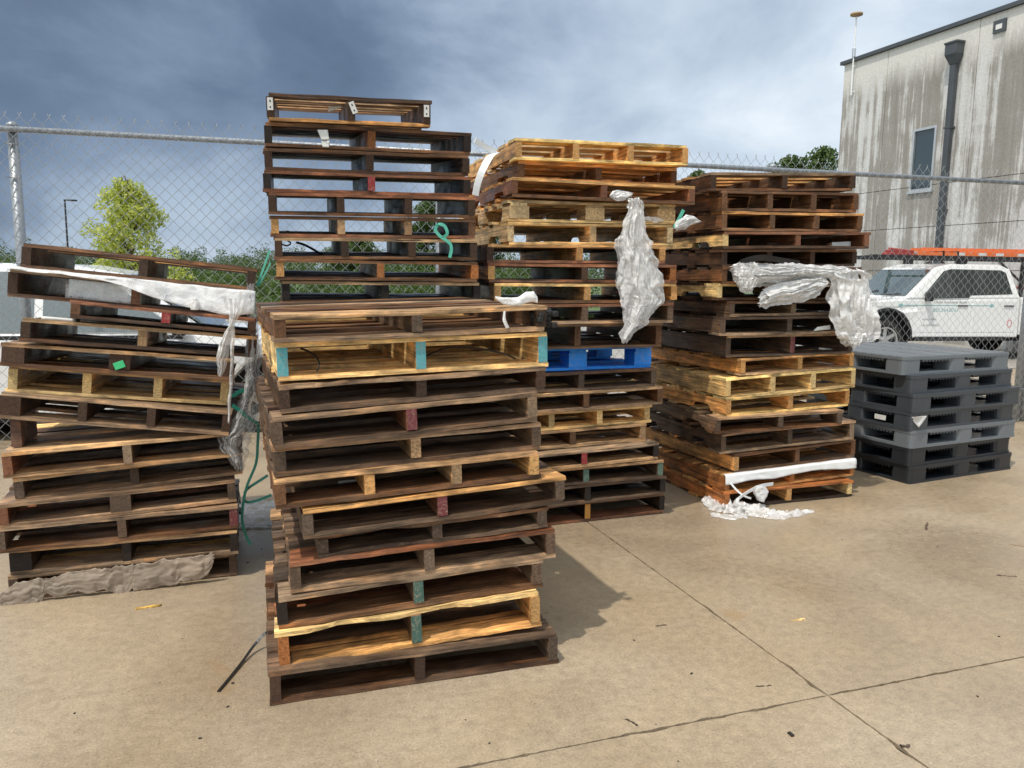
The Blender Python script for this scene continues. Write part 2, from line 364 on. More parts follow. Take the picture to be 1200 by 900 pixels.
# ------------------------------------------------------------------ pallets
TINT = {'dk': (.074, .038, .021), 'bk': (.028, .018, .013), 'br': (.165, .080, .037), 'rb': (.245, .102, .052), 'gw': (.32, .215, .135), 'gd': (.135, .088, .058), 'tn': (.50, .315, .165),
        'yl': (.78, .545, .245), 'yb': (.84, .60, .235), 'or': (.66, .35, .125), 'lt': (.78, .55, .29), 'ob': (.42, .155, .045), 'bl': (.01, .15, .6), 'ch': (.022, .018, .017)}
BOARDS = {}
def board_mesh(L, w, t, var, mats=(WOOD, WOOD_END)):
    key = ('b', round(L, 2), round(w, 3), round(t, 3), var, mats[0].name)
    if key in BOARDS: return BOARDS[key]
    rng = random.Random(hash(key[1:5]) & 0xffff); n = 8 if var < 10 else 18
    v = []; f = []; mi = []
    bow = rng.uniform(-.002, .002)
    for k in range(n + 1):
        s = k / n; x = (s - .5) * L; wz = bow * math.sin(math.pi * s) + rng.gauss(0, .0006)
        a = w / 2 + rng.gauss(0, .0024); b = w / 2 + rng.gauss(0, .0024)
        if var >= 10: a -= max(0, .55 * w * (noise.noise((s * 4.3, var * 3.1, 1.7)) * .8 + .12 * rng.random())) if s < .7 else 0
        e = 0 if 0 < k < n else rng.gauss(0, .003)
        tt = t / 2 * (rng.uniform(.86, 1.04) if var < 10 else rng.uniform(.7, 1.0))
        v += [(x + e, -a, -t / 2 + wz), (x - e, b, -t / 2 + wz), (x - e * .5, b, t / 2 + wz), (x + e * .7, -a, -t / 2 + 2 * tt + wz)]
    for k in range(n):
        for j in range(4): f.append((k * 4 + j, k * 4 + (j + 1) % 4, k * 4 + 4 + (j + 1) % 4, k * 4 + 4 + j)); mi.append(0)
    f += [(0, 1, 2, 3)[::-1], tuple(n * 4 + j for j in range(4))]; mi += [1, 1]
    f = [q[::-1] for q in f]
    BOARDS[key] = mesh('board', v, f, mats, mi); return BOARDS[key]
def stringer_mesh(L, h, t, notched, var, mats=(WOOD, WOOD_END)):
    key = ('s', round(L, 2), round(h, 3), round(t, 3), notched, var, mats[0].name)
    if key in BOARDS: return BOARDS[key]
    prof = [(-L / 2, 0)]
    if notched:
        for a in (-L / 2 + .16, L / 2 - .16 - .23):
            prof += [(a, 0), (a + .015, h * .30), (a + .035, h * .43), (a + .195, h * .43), (a + .215, h * .30), (a + .23, 0)]
    prof += [(L / 2, 0), (L / 2, h), (0, h), (-L / 2, h)]
    n = len(prof); v = [(x, -t / 2, z) for x, z in prof] + [(x, t / 2, z) for x, z in prof]
    f = [tuple(range(n)), tuple(range(2 * n - 1, n - 1, -1))] + [(k, n + k, n + (k + 1) % n, (k + 1) % n) for k in range(n)]
    mi = [1 if (k >= 2 and {prof[k - 2][0], prof[(k - 1) % n][0]} in ({L / 2}, {-L / 2})) else 0 for k in range(len(f))]
    BOARDS[key] = mesh('stringer', v, [q[::-1] for q in f], mats, mi); return BOARDS[key]
def tinted(o, key, rng, spread=.2):
    c = TINT[key] if isinstance(key, str) else key
    if key in ('dk', 'gd', 'br', 'gw') and spread > .25 and rng.random() < .28: c = TINT[rng.choice(('tn', 'tn', 'gw', 'gw', 'br', 'rb', 'or', 'yl', 'dk', 'bk'))]
    k = 1 + rng.uniform(-spread, spread); hue = rng.uniform(-.06, .06)
    o.color = (c[0] * k * (1 + hue), c[1] * k, c[2] * k * (1 - hue), 1); return o
def paint_end(o, m):
    o.material_slots[1].link = 'OBJECT'; o.material_slots[1].material = m

def make_pallet(base_c, yaw, tilt, Wd, D, h, spec, label, group, seed, pitch=0.):
    """spec: n stringers, deck tint, top lead tint, base lead tint, stringer tint, painted ends, flags"""
    nst, tint, lead, blead, stint, paints, flags = spec
    rng = random.Random(seed)
    P = empty('wooden_pallet', base_c, (0, -RAD(tilt), RAD(yaw))); P.rotation_mode = 'XYZ'
    P.matrix_world = Matrix.Translation(base_c) @ Matrix.Rotation(RAD(yaw), 4, 'Z') @ Matrix.Rotation(-RAD(tilt), 4, 'Y') @ Matrix.Translation((0, -D / 2, 0)) @ Matrix.Rotation(RAD(pitch), 4, 'X') @ Matrix.Translation((0, D / 2, 0))
    tag(P, label, 'pallet', group)
    t = .0165; sh = h - 2 * t - (t if 'block' in flags else 0)
    mats = (BLUE, BLUE) if 'blue' in flags else (WOOD, WOOD_END)
    # deck boards along x, front one first
    n_in = 5 if 'open' not in flags else 4
    ys = [.07] + [.07 + (D - .14) * (k + 1) / (n_in + 1) for k in range(n_in)] + [D - .07]
    for k, y in enumerate(ys):
        first = k in (0, len(ys) - 1)
        if 'gap%d' % k in flags: continue
        w = (.135 if first else rng.choice((.085, .09, .1, .135)))
        var = rng.randrange(4)
        if first and k == 0 and 'split' in flags: var = 10 + seed % 5
        o = obj('deck_board', board_mesh(Wd, w, t, var, mats), P, (rng.gauss(0, .004), y - D / 2 + (0 if first else rng.gauss(0, .01)), h - t / 2), (0, 0, RAD(rng.gauss(0, .35))))
        tinted(o, lead if k == 0 else tint, rng, .2 if k == 0 else .3)
    # boards under the stringers
    bys = [.07, .30 * D, .5 * D, .70 * D, D - .07]
    for k, y in enumerate(bys):
        w = .13 if k in (0, 4) else .09
        var = rng.randrange(4)
        if k == 0 and 'bsplit' in flags: var = 11 + seed % 4
        o = obj('base_board', board_mesh(Wd, w, t, var, mats), P, (rng.gauss(0, .004), y - D / 2, t / 2), (0, 0, RAD(rng.gauss(0, .3))))
        tinted(o, blead if k == 0 else tint, rng, .2 if k == 0 else .3)
    if 'block' in flags:
        bw = .115
        for k in range(3):
            x = -Wd / 2 + bw / 2 + (Wd - bw) * k / 2
            o = obj('cross_board', board_mesh(D, .10, t, k, mats), P, (x, 0, h - 1.5 * t), (0, 0, RAD(90))); tinted(o, tint, rng)
            for y in (-D / 2 + .066, 0, D / 2 - .066):
                o = obj('block', stringer_mesh(.13, sh, bw, False, k, mats), P, (x, y, t), (0, 0, RAD(90))); tinted(o, stint, rng, .12)
    else:
        st = .036
        for k in range(nst):
            x = -Wd / 2 + st / 2 + (Wd - st) * k / (nst - 1)
            wide = ('wideL' in flags and k == 0) or ('wideM' in flags and k == 1)
            o = obj('stringer', stringer_mesh(D - .004, sh, .085 if wide else st, 'notch' in flags, k % 3, mats), P, (x + (.025 if wide and k == 0 else 0) + rng.gauss(0, .004 if 0 < k < nst - 1 else .001), 0, t), (0, 0, RAD(90 + rng.gauss(0, .3))))
            key = stint
            if isinstance(stint, tuple) and isinstance(stint[0], str): key = stint[k % len(stint)]
            tinted(o, key, rng, .18)
            if k in paints: paint_end(o, PAINT[paints[k]])
    return P

FIT = {
 'left': [(-2.092, 3.358, 19.0, -5.651, 1.524, .948), (-2.132, 3.323, 18.5, -5.898, 1.414, .967), (-1.901, 3.36, 17.5, -6.282, 1.291, .757), (-2.09, 3.316, 18.5, -5.5, 1.211, .948), (-2.18, 3.306, 18.0, -5.46, 1.107, .92),
          (-2.196, 3.364, 17.5, -5.824, 1.004, .905), (-2.211, 3.317, 15.0, -7.041, .88, .94), (-2.182, 3.284, 19.5, 2.301, .697, .974), (-2.16, 3.313, 23.5, 2.571, .578, .943), (-2.202, 3.257, 22.5, 1.528, .468, .969),
          (-2.22, 3.25, 21.0, .658, .357, .991), (-2.197, 3.301, 18.5, .11, .239, .947), (-2.203, 3.298, 20.5, 0, .119, .95)],
 'front': [(-.776, 2.555, 20.5, 1.705, 1.336, .962), (-.774, 2.577, 20.5, 1.385, 1.24, .969), (-.767, 2.558, 20.5, 2.227, 1.108, .953), (-.787, 2.53, 20.5, 2.8, 1.010, .945), (-.785, 2.552, 20.5, 1.875, .899, .959),
           (-.782, 2.532, 19.8, 2.2, .794, .946), (-.696, 2.561, 20.0, 2.5, .688, .965), (-.660, 2.60, 18.5, 2.3, .580, .846), (-.748, 2.564, 18.0, 2.0, .494, .967), (-.791, 2.55, 17.8, 2.6, .379, .962),
           (-.788, 2.529, 17.2, 2.5, .262, .952), (-.806, 2.481, 18.0, 0, .123, 1.043)],
 'tall': [(-1.168, 3.837, 15.0, 1.074, 2.299, .772), (-1.193, 3.871, 17.0, .654, 2.172, 1.007), (-1.208, 3.888, 16.0, .955, 2.059, 1.012), (-1.205, 3.868, 16.0, .792, 1.951, 1.023), (-1.182, 3.854, 16.0, .77, 1.847, 1.019),
          (-1.18, 3.875, 16.0, .854, 1.737, 1.017), (-1.162, 3.859, 16.0, .749, 1.633, 1.011), (-1.156, 3.861, 16.5, .012, 1.524, 1.012), (-1.138, 3.887, 16.5, .051, 1.418, 1.002)],
 'middle': [(.002, 4.37, 16.0, .944, 2.202, 1.03), (.017, 4.417, 18.5, .661, 2.085, .982), (-.014, 4.323, 15.5, -.232, 1.979, 1.091), (-.026, 4.361, 18.0, .94, 1.873, 1.017), (-.03, 4.36, 17.5, .97, 1.754, 1.01),
            (-.138, 4.303, 15.0, .721, 1.63, 1.046), (-.132, 4.284, 12.5, .372, 1.526, 1.087), (-.099, 4.295, 13.5, .55, 1.419, 1.067), (-.121, 4.288, 13.5, .713, 1.305, 1.078), (-.145, 4.322, 16.0, .493, 1.189, 1.069),
            (-.075, 4.408, 20.5, .283, 1.043, .983), (-.049, 4.375, 20.0, .898, .907, .983), (-.033, 4.359, 20.0, 1.345, .793, 1.007), (-.075, 4.366, 21.0, .952, .68, .989), (-.079, 4.365, 20.5, .956, .567, .963),
            (-.028, 4.297, 20.5, 1.448, .455, .985), (-.028, 4.339, 18.0, .995, .352, 1.002), (-.026, 4.34, 19.0, 1.36, .241, 1.033), (-.025, 4.361, 21.0, .3, .125, 1.052)],
 'right': [(1.172, 4.803, 16.5, 2.43, 2.103, 1.023), (1.244, 4.805, 18.0, 1.596, 1.99, .997), (1.251, 4.807, 17.0, 1.1, 1.866, 1.019), (1.263, 4.811, 15.5, 1.214, 1.747, 1.046), (1.269, 4.834, 18.5, 1.251, 1.641, 1.008),
           (1.268, 4.812, 16.0, .822, 1.53, 1.0), (1.252, 4.829, 23.0, .092, 1.425, .98), (1.331, 4.833, 22.0, .275, 1.319, .989), (1.274, 4.815, 19.0, .303, 1.221, 1.017), (1.327, 4.874, 20.5, .106, 1.105, 1.011),
           (1.434, 4.888, 24.0, .836, .964, .958), (1.341, 4.858, 21.0, 2.026, .854, 1.033), (1.348, 4.86, 22.5, 1.087, .721, 1.009), (1.272, 4.814, 18.0, .412, .597, .962), (1.338, 4.899, 19.0, 2.023, .492, 1.047),
           (1.427, 4.886, 22.5, 1.705, .359, 1.006), (1.363, 4.844, 21.0, 1.562, .235, 1.044), (1.356, 4.821, 20.0, .1, .114, 1.019)]}
DEPTH = {'left': 1.0, 'front': 1.08, 'tall': .88, 'middle': 1.15, 'right': 1.2}
PITCHES = {'tall': (6.6, 5.8, 5.2, 4.7, 4.3, 3.7, 2.8, 2.2, 1.2), 'left': (-1., -2., -3.0, -3.2, -3.0, -1.6, -.4)}      # how far each pallet tips back, degrees
N = {}
# n stringers, deck, front deck board, front base board, stringers, painted ends, flags, label
SPECS = {
 'left': [
  (3, 'dk', 'br', 'br', 'dk', N, 'open', 'tilted dark brown pallet lying on the very top of the leftmost stack'),
  (3, 'dk', 'gw', 'dk', ('dk', 'rb', 'dk'), N, 'open', 'tilted pallet with white film draped over its deck near the top of the leftmost stack'),
  (3, 'dk', 'rb', 'dk', ('br', 'dk', 'dk'), {1: 'red'}, 'open', 'short tilted pallet with a red painted middle stringer in the leftmost stack'),
  (3, 'dk', 'tn', 'dk', ('dk', 'tn', 'dk'), N, '', 'tilted pallet with a white sheet on its left corner in the leftmost stack'),
  (3, 'dk', 'tn', 'br', 'dk', N, 'wideL wideM', 'tilted pallet with wide dark blocks and a green tag in the leftmost stack'),
  (4, 'yl', 'tn', 'yl', 'yl', N, '', 'yellow pine pallet with four stringers in the tilted part of the leftmost stack'),
  (4, 'gd', 'gw', 'gw', 'dk', N, 'wideL', 'lowest tilted grey brown pallet, over the wedge shaped gap in the leftmost stack'),
  (3, 'gd', 'tn', 'tn', ('rb', 'gw', 'gd'), N, '', 'weathered pallet just below the tilted part of the leftmost stack'),
  (3, 'gd', 'tn', 'gw', 'gd', N, '', 'tan edged grey pallet, fifth from the ground in the leftmost stack'),
  (3, 'gd', 'gw', 'gw', ('rb', 'gd', 'gd'), N, 'wideM', 'weathered pallet with reddish left stringer, fourth from the ground in the leftmost stack'),
  (3, 'gd', 'gw', 'br', 'gd', {2: 'maroon'}, '', 'weathered pallet with a maroon painted right stringer low in the leftmost stack'),
  (3, 'gd', 'tn', 'gw', 'bk', N, 'wideL', 'pallet with wide black corner blocks, just above the torn paper in the leftmost stack'),
  (3, 'gd', 'gw', 'gd', 'gd', N, '', 'bottom pallet of the leftmost stack, its front wrapped in torn brown paper')],
 'front': [
  (3, 'br', 'tn', 'gw', ('br', 'gd', 'dk'), N, 'open', 'top pallet of the front stack, long boards with a charred right end'),
  (3, 'yl', 'yl', 'yl', 'yl', {0: 'teal', 1: 'teal', 2: 'teal'}, 'open', 'yellow pine pallet with teal painted stringer ends in the front stack'),
  (3, 'gd', 'gw', 'gd', 'dk', N, 'split', 'dark weathered pallet right under the yellow teal ended one in the front stack'),
  (3, 'gd', 'gw', 'gd', ('gd', 'rb', 'gw'), {1: 'maroon'}, '', 'weathered pallet with maroon middle stringer, second below the yellow one in the front stack'),
  (3, 'gd', 'gw', 'gd', ('gd', 'tn', 'gd'), N, '', 'grey pallet with a tan middle stringer in the front stack'),
  (4, 'gd', 'tn', 'br', ('br', 'or', 'tn', 'or'), N, '', 'pallet with four stringers and white paper inside in the front stack'),
  (3, 'gd', 'or', 'gd', ('gd', 'rb', 'gd'), {1: 'maroon'}, '', 'pallet with an orange front board sticking out right in the front stack'),
  (3, 'gd', 'br', 'gd', 'gd', N, 'bsplit', 'narrow set back pallet under the orange edged one in the front stack'),
  (3, 'gd', 'rb', 'gw', ('gd', 'gw', 'gd'), N, 'split', 'pallet with a split reddish front board, fourth from the ground in the front stack'),
  (3, 'gd', 'gw', 'br', ('bk', 'gd', 'gd'), {1: 'green'}, '', 'grey pallet with a green stringer end, third from the ground in the front stack'),
  (3, 'gd', 'yl', 'or', ('ob', 'gd', 'or'), {1: 'green'}, 'split bsplit', 'pallet with a splintered yellow front board, second from the ground in the front stack'),
  (3, 'gd', 'gd', 'dk', ('dk', 'dk', 'gd'), N, '', 'dark bottom pallet of the front stack standing on the concrete')],
 'tall': [
  (3, 'tn', 'dk', 'or', 'dk', N, 'open', 'small dark pallet with white tags at the very top of the tallest stack'),
  (3, 'dk', 'br', 'br', ('bk', 'ob', 'bk'), N, 'open', 'dark pallet with white foam hanging in it, second in the tallest stack'),
  (3, 'dk', 'br', 'br', 'dk', N, 'open', 'dark brown pallet between the foam and the red ended one in the tallest stack'),
  (3, 'dk', 'rb', 'rb', 'bk', {1: 'red'}, 'open', 'dark pallet with a red painted middle stringer in the tallest stack'),
  (4, 'dk', 'rb', 'br', 'dk', N, 'open', 'dark four stringer pallet just below the red ended one in the tallest stack'),
  (4, 'br', 'br', 'rb', ('or', 'tn', 'tn', 'br'), N, 'open', 'pallet with light tan stringers in the middle of the tallest stack'),
  (4, 'dk', 'tn', 'br', 'dk', N, 'open', 'dark four stringer pallet with a curled mint strap in the tallest stack'),
  (3, 'dk', 'br', 'br', ('or', 'ob', 'ob'), N, '', 'pallet with orange brown stringers low in the visible tallest stack'),
  (3, 'dk', 'tn', 'br', 'bk', N, '', 'lowest visible pallet of the tallest stack, just above the front stack')],
 'middle': [
  (4, 'lt', 'yb', 'yb', 'or', N, 'open', 'bright yellow pine pallet on top of the stack with the blue pallet'),
  (3, 'or', 'or', 'or', 'br', N, 'open notch', 'pallet with dark stringers second from the top above the two light pallets'),
  (3, 'or', 'or', 'br', 'rb', N, 'open notch', 'pallet with a dark notched reddish side just above the light block pallet'),
  (3, 'lt', 'lt', 'yl', 'lt', N, 'block open', 'light pallet with three wide blocks behind the hanging plastic bag'),
  (3, 'lt', 'yl', 'yl', 'lt', N, 'notch', 'light pine pallet just below the wide block pallet'),
  (3, 'br', 'or', 'rb', ('dk', 'or', 'or'), N, '', 'brown pallet with orange stringers just below the two light pallets'),
  (3, 'bk', 'rb', 'rb', ('or', 'dk', 'ob'), N, '', 'reddish edged dark pallet behind the middle of the hanging bag'),
  (3, 'dk', 'yl', 'br', 'or', N, '', 'dark pallet with a yellowish front board beside the white tape'),
  (3, 'bk', 'rb', 'gw', 'gd', N, '', 'dark pallet two above the blue pallet, level with the charred wood end'),
  (3, 'dk', 'gw', 'br', 'br', N, '', 'dark brown pallet resting right on top of the blue pallet'),
  (3, 'bl', 'bl', 'bl', 'bl', N, 'block blue', 'bright blue painted pallet with wide blocks'),
  (3, 'gd', 'br', 'gd', 'gd', N, '', 'grey brown pallet right under the blue pallet'),
  (3, 'gd', 'tn', 'gw', 'br', N, '', 'tan edged pallet between the blue pallet and the yellow one below'),
  (4, 'yl', 'yl', 'yl', 'yl', N, '', 'yellow pine pallet with four stringers below the blue pallet'),
  (3, 'gd', 'tn', 'tn', ('br', 'br', 'tn'), N, '', 'weathered pallet right below the lower yellow four stringer pallet'),
  (3, 'gd', 'gw', 'tn', 'bk', {1: 'red'}, '', 'pallet with a red middle stringer end low in the stack with the blue pallet'),
  (3, 'gd', 'tn', 'gd', 'gd', {1: 'green', 2: 'green'}, '', 'pallet with two green stringer ends low in the stack with the blue pallet'),
  (3, 'bk', 'gd', 'gd', 'bk', N, '', 'nearly black pallet second from the ground in the stack with the blue pallet'),
  (3, 'bk', 'br', 'rb', 'bk', {1: 'orange'}, '', 'bottom pallet with a bright orange stringer end, in the stack with the blue pallet')],
 'right': [
  (3, 'or', 'gw', 'br', 'dk', N, 'open', 'top pallet of the stack with the folded plastic film, tan slats showing inside'),
  (4, 'br', 'br', 'br', 'br', N, 'open', 'brown four stringer pallet second from the top of the stack with the film'),
  (4, 'br', 'or', 'br', 'br', N, '', 'four stringer pallet with an orange brown edge, third in the stack with the film'),
  (3, 'dk', 'rb', 'dk', ('yl', 'rb', 'rb'), N, 'notch', 'pallet with a yellow left stringer near the top of the stack with the film'),
  (4, 'dk', 'br', 'dk', 'dk', N, '', 'dark pallet with a black hose end just above the folded film'),
  (3, 'gd', 'br', 'br', 'br', N, '', 'wide pallet half hidden behind the folded plastic film'),
  (3, 'dk', 'yl', 'br', ('yl', 'tn', 'br'), N, 'notch', 'pallet with a yellow left side below the folded plastic film'),
  (3, 'dk', 'br', 'gw', ('gd', 'gw', 'gd'), N, '', 'dark pallet beside the white bag, just under the folded film'),
  (3, 'dk', 'gd', 'gw', 'gd', N, '', 'dark pallet with white paper inside, beside the white bag'),
  (3, 'bk', 'gw', 'gd', 'gd', {1: 'maroon'}, '', 'black pallet with a maroon stringer end, right above the orange pallets'),
  (3, 'or', 'or', 'tn', 'or', N, '', 'uppermost of the three orange yellow pallets in the stack with the film'),
  (4, 'yl', 'yb', 'yl', 'yl', N, '', 'four stringer pallet between the other two orange yellow pallets'),
  (3, 'yl', 'yb', 'yb', 'or', N, 'notch', 'lowest of the three orange yellow pallets, with a notched orange side'),
  (3, 'gd', 'gw', 'br', 'gd', N, 'notch', 'grey pallet right below the three orange yellow pallets'),
  (3, 'gd', 'gw', 'gw', ('gd', 'gd', 'gw'), N, 'notch', 'grey pallet with a pale right block, fourth from the ground right of the blue pallet'),
  (3, 'br', 'br', 'gd', ('or', 'br', 'br'), N, '', 'reddish brown pallet just above the white strip in the stack with the film'),
  (3, 'or', 'or', 'or', 'ob', N, '', 'orange brown pallet with a white strip along its front edge'),
  (3, 'or', 'ob', 'bk', ('ob', 'or', 'yl'), N, '', 'bottom orange brown pallet beside the crumpled white film on the ground')]}
GROUPS = {'left': 'wooden pallets in the leftmost stack', 'front': 'wooden pallets in the front stack', 'tall': 'wooden pallets in the tallest stack', 'middle': 'wooden pallets in the stack with the blue pallet', 'right': 'wooden pallets in the stack with the plastic film'}
PAL = {}
for st, rows in FIT.items():
    PAL[st] = []
    for k, (x, y, yaw, tilt, zc, Wd) in enumerate(rows):
        nst, tint, lead, blead, stint, paints, flags, label = SPECS[st][k]
        h = zc - (rows[k + 1][4] if k + 1 < len(rows) else (1.301 if st == 'tall' else 0)) - .0028
        if st == 'left' and k == 6: h = .115
        a = RAD(yaw); e = Vector((math.cos(a), math.sin(a), 0)); n = Vector((-math.sin(a), math.cos(a), 0))
        D = DEPTH[st]
        c = Vector((x, y, 0)) + e * Wd / 2 + n * D / 2; c.z = zc - h
        PAL[st].append((make_pallet(c, yaw, tilt, Wd, D, h, (nst, tint, lead, blead, stint, paints, flags), label, GROUPS[st], k * 13 + len(st) * 101, PITCHES[st][k] if k < len(PITCHES.get(st, ())) else 0.), Wd, D, h))
# the part of the tallest stack that stands behind the front stack
z = 1.30
for k in range(11):
    z -= 1.30 / 11
    make_pallet(Vector((-1.14, 3.88, 0)) + Vector((.96, .28, 0)) * .5 + Vector((-.28, .96, 0)) * .44 + Vector((0, 0, z)), 16.3 + random.uniform(-1, 1), 0, 1.0, .88, 1.30 / 11 - .001, (3, 'dk', 'br', 'br', 'dk', N, ''),
                'dark pallet in the lower part of the tallest stack, hidden behind the front stack', GROUPS['tall'], 900 + k)
o = MB().box((-.02, -.14, 0), (.02, .14, .118)).build('wood_block', [WOOD], loc=tuple(onp('left', 28, 497, -.24)), rot=(0, 0, RAD(19)))
o.data.materials.append(WOOD_END); o.color = (.12, .06, .04, 1); o.location.z = .684
tag(o, 'reddish brown wood block propping the tilted pallets at the left gap', 'wood block')

# ------------------------------------------------------------------ plastic pallets
def plastic_pallet(loc, yaw, h, m, label, seed, slats):
    P = empty('plastic_pallet', loc, (0, 0, RAD(yaw))); tag(P, label, 'pallet', 'plastic pallets in the stack by the fence')
    Wd, D = 1.19, 1.0; rng = random.Random(seed)
    def rbox(mb, x0, x1, y0, y1, z0, z1, r=.02):
        pts = []
        for cx, cy, a0 in ((x1 - r, y1 - r, 0), (x0 + r, y1 - r, 90), (x0 + r, y0 + r, 180), (x1 - r, y0 + r, 270)):
            pts += [(cx + r * math.cos(RAD(a0 + k * 30)), cy + r * math.sin(RAD(a0 + k * 30))) for k in range(4)]
        n = len(pts); mb.add([(x, y, z0) for x, y in pts] + [(x, y, z1) for x, y in pts], [tuple(range(n - 1, -1, -1)), tuple(range(n, 2 * n))] + [(k, (k + 1) % n, n + (k + 1) % n, n + k) for k in range(n)])
    b = MB(); rbox(b, 0, Wd, 0, D, h - .024, h - .004 if slats else h, .035); b.build('deck', m, P)
    if slats:
        for k in range(13):
            y0 = .012 + k * (D - .024) / 13
            s = MB()
            for j in range(4): rbox(s, .012 + j * (Wd - .024) / 4 + .006, .012 + (j + 1) * (Wd - .024) / 4 - .006, y0 + .006, y0 + (D - .024) / 13 - .006, h - .006, h, .008)
            s.build('deck_slat', m, P)
    xs_ = [(0, .20), (.505, .685), (.99, Wd)]; ys_ = [(0, .17), (.42, .58), (.83, D)]
    for i, (x0, x1) in enumerate(xs_):
        for j, (y0, y1) in enumerate(ys_):
            b = MB(); rbox(b, x0 + .003, x1 - .003, y0 + .003, y1 - .003, .018, h - .023, .034 if (i, j) != (1, 1) else .01); b.build('leg', m, P)
    for (y0, y1) in ys_:
        b = MB(); rbox(b, .0, Wd, y0 + .02 if y0 else 0, y1 - .02 if y1 < D else D, 0, .018, .03); b.build('runner', m, P)
    b = MB(); rbox(b, 0, .10, .12, D - .12, .0005, .0175, .005); b.build('runner', m, P)
    b = MB(); rbox(b, Wd - .10, Wd, .12, D - .12, .0005, .0175, .005); b.build('runner', m, P)
    # comb of small ribs in the top of each opening, and stiffeners inside
    c = MB()
    for (a, b_) in ((.20, .505), (.685, .99)):
        c.box((a, .004, h - .032), (b_, .01, h - .023))
        for k in range(9):
            x = a + (b_ - a) * (k + .5) / 9; c.box((x - .004, .006, h - .044), (x + .004, .05, h - .0235))
        for k in range(4): c.box((a + .03 + k * .05, .22, .02), (a + .042 + k * .05, .80, h - .0232))
    for (a, b_) in ((.17, .42), (.58, .83)):
        c.box((.004, a, h - .032), (.01, b_, h - .023))
        for k in range(9):
            y = a + (b_ - a) * (k + .5) / 9; c.box((.006, y - .004, h - .044), (.05, y + .004, h - .0235))
    c.build('rib_strip', m, P); P.rotation_euler.z = RAD(yaw)
    return P
KC = ground(1065.5, 568)
kz = [.131 * k for k in range(8)]; kx = [(0, 0), (-.012, .004), (-.012, .0), (-.02, .0), (-.018, -.01), (-.03, .02), (-.09, .045)]
klab = ['bottom dark grey plastic pallet of the stack by the fence', 'dark grey plastic pallet second from the ground by the fence', 'lighter grey plastic pallet in the lower half, sticking out to the right', 'grey plastic pallet with a pale sticker on its left side',
        'grey plastic pallet with a torn white cloth caught at its corner', 'grey plastic pallet just under the topmost one by the fence', 'topmost grey plastic pallet with its slatted deck showing']
KP = []
for k in range(7):
    ox, oy = kx[k]
    KP.append(plastic_pallet((KC.x + ox, KC.y + oy, kz[k]), 26 + (0, .6, -.8, 0, -1.2, .8, -1)[k], .1305, LIGHT_PLASTIC if k in (2, 6) else DARK_PLASTIC if k < 2 else GREY_PLASTIC, klab[k], k, k == 6))
MB().box((-.001, .215, .04), (.0025, .31, .075)).build('sticker', WHITE_PAPER, KP[3])

# ------------------------------------------------------------------ chain link fence
FA = at(12, 152, 5.7); FB = at(1222, 216, 8.1)
fd = Vector((FB.x - FA.x, FB.y - FA.y, 0)); FL = fd.length; fyaw = math.atan2(fd.y, fd.x)
fence = empty('chain_link_fence', (FA.x, FA.y, 0), (0, 0, fyaw))
tag(fence, 'galvanised chain link fence with a top rail behind all the pallet stacks', 'fence')
RZ = 2.43
MB().tube([(-1.6, 0, RZ), (FL + 3, 0, RZ)], .021, 10).build('top_rail', GALV, fence, smooth=True)
for k in range(-0, 4):
    x = FL * k / 3
    b = MB().tube([(x, .045, -.13), (x, .045, RZ + .02)], .036, 14); b.tube([(x, .045, RZ + .02), (x, .045, RZ + .045), (x, .045, RZ + .06)], [.04, .036, .012], 14)
    p = b.build('post', GALV, fence, smooth=True)
    for zz in (.35, .95, 1.5, 2.1, 2.33):
        MB().tube([(x - .045, -.012, zz), (x - .03, .0, zz), (x - .015, .004, zz), (x + .015, .004, zz), (x + .045, -.012, zz)], .004, 6).build('tie_wire', GALV, p)
bp = ground(1197, 493)
bo = MB().tube([(0, 0, 0), (0, 0, 1.10)], .045, 14).build('bollard', GALV, loc=tuple(bp), smooth=True); tag(bo, 'short galvanised pipe post in front of the fence at the right edge', 'post')
MB().tube([(0, 0, 1.101), (0, 0, 1.12), (0, 0, 1.16), (0, 0, 1.19)], [.05, .055, .05, .02], 12).box((-.075, -.03, .98), (.075, .03, 1.03)).build('clamp', BLACK_PLASTIC, bo)
def chain_link():
    a = .0462; v = []; f = []; rw = .0019
    x0 = -1.5; nW = int((FL + 4.0) / a); nz = int((RZ + .02) / a)
    rng = random.Random(5)
    for i in range(nW):
        pts = []
        for k in range(nz + 2):
            zz = .02 + k * a
            side = (k + i) % 2
            pts.append(Vector((x0 + (i + side) * a + (-.002 if side else .002), -.026 + (.0026 if side else -.0026) + .006 * noise.noise((i * .12, k * .1, 0)), zz)))
        # twisted barb above the rail
        if (nz + 1 + i) % 2: 
            pts.append(pts[-1] + Vector((.010, rng.uniform(-.012, .012), .032)))
        else: pts.append(pts[-1] + Vector((-.012, rng.uniform(-.012, .012), .030)))
        b = len(v)
        for k, p in enumerate(pts):
            dx = (pts[min(k + 1, len(pts) - 1)] - pts[max(k - 1, 0)]).normalized()
            v += [p + Vector((rw * 1.2, 0, 0)), p + Vector((0, rw, 0)), p + Vector((-rw * 1.2, 0, 0)), p + Vector((0, -rw, 0))]
        for k in range(len(pts) - 1):
            f += [(b + k * 4 + j, b + k * 4 + (j + 1) % 4, b + k * 4 + 4 + (j + 1) % 4, b + k * 4 + 4 + j) for j in range(4)]
    return mesh('chain_link_mesh', v, f, [WIRE], smooth=True)
tag(obj('chain_link_mesh', chain_link(), fence), kind='stuff')

# ------------------------------------------------------------------ concrete building
BC = at(990, 74, 24.0); ba = RAD(-71)
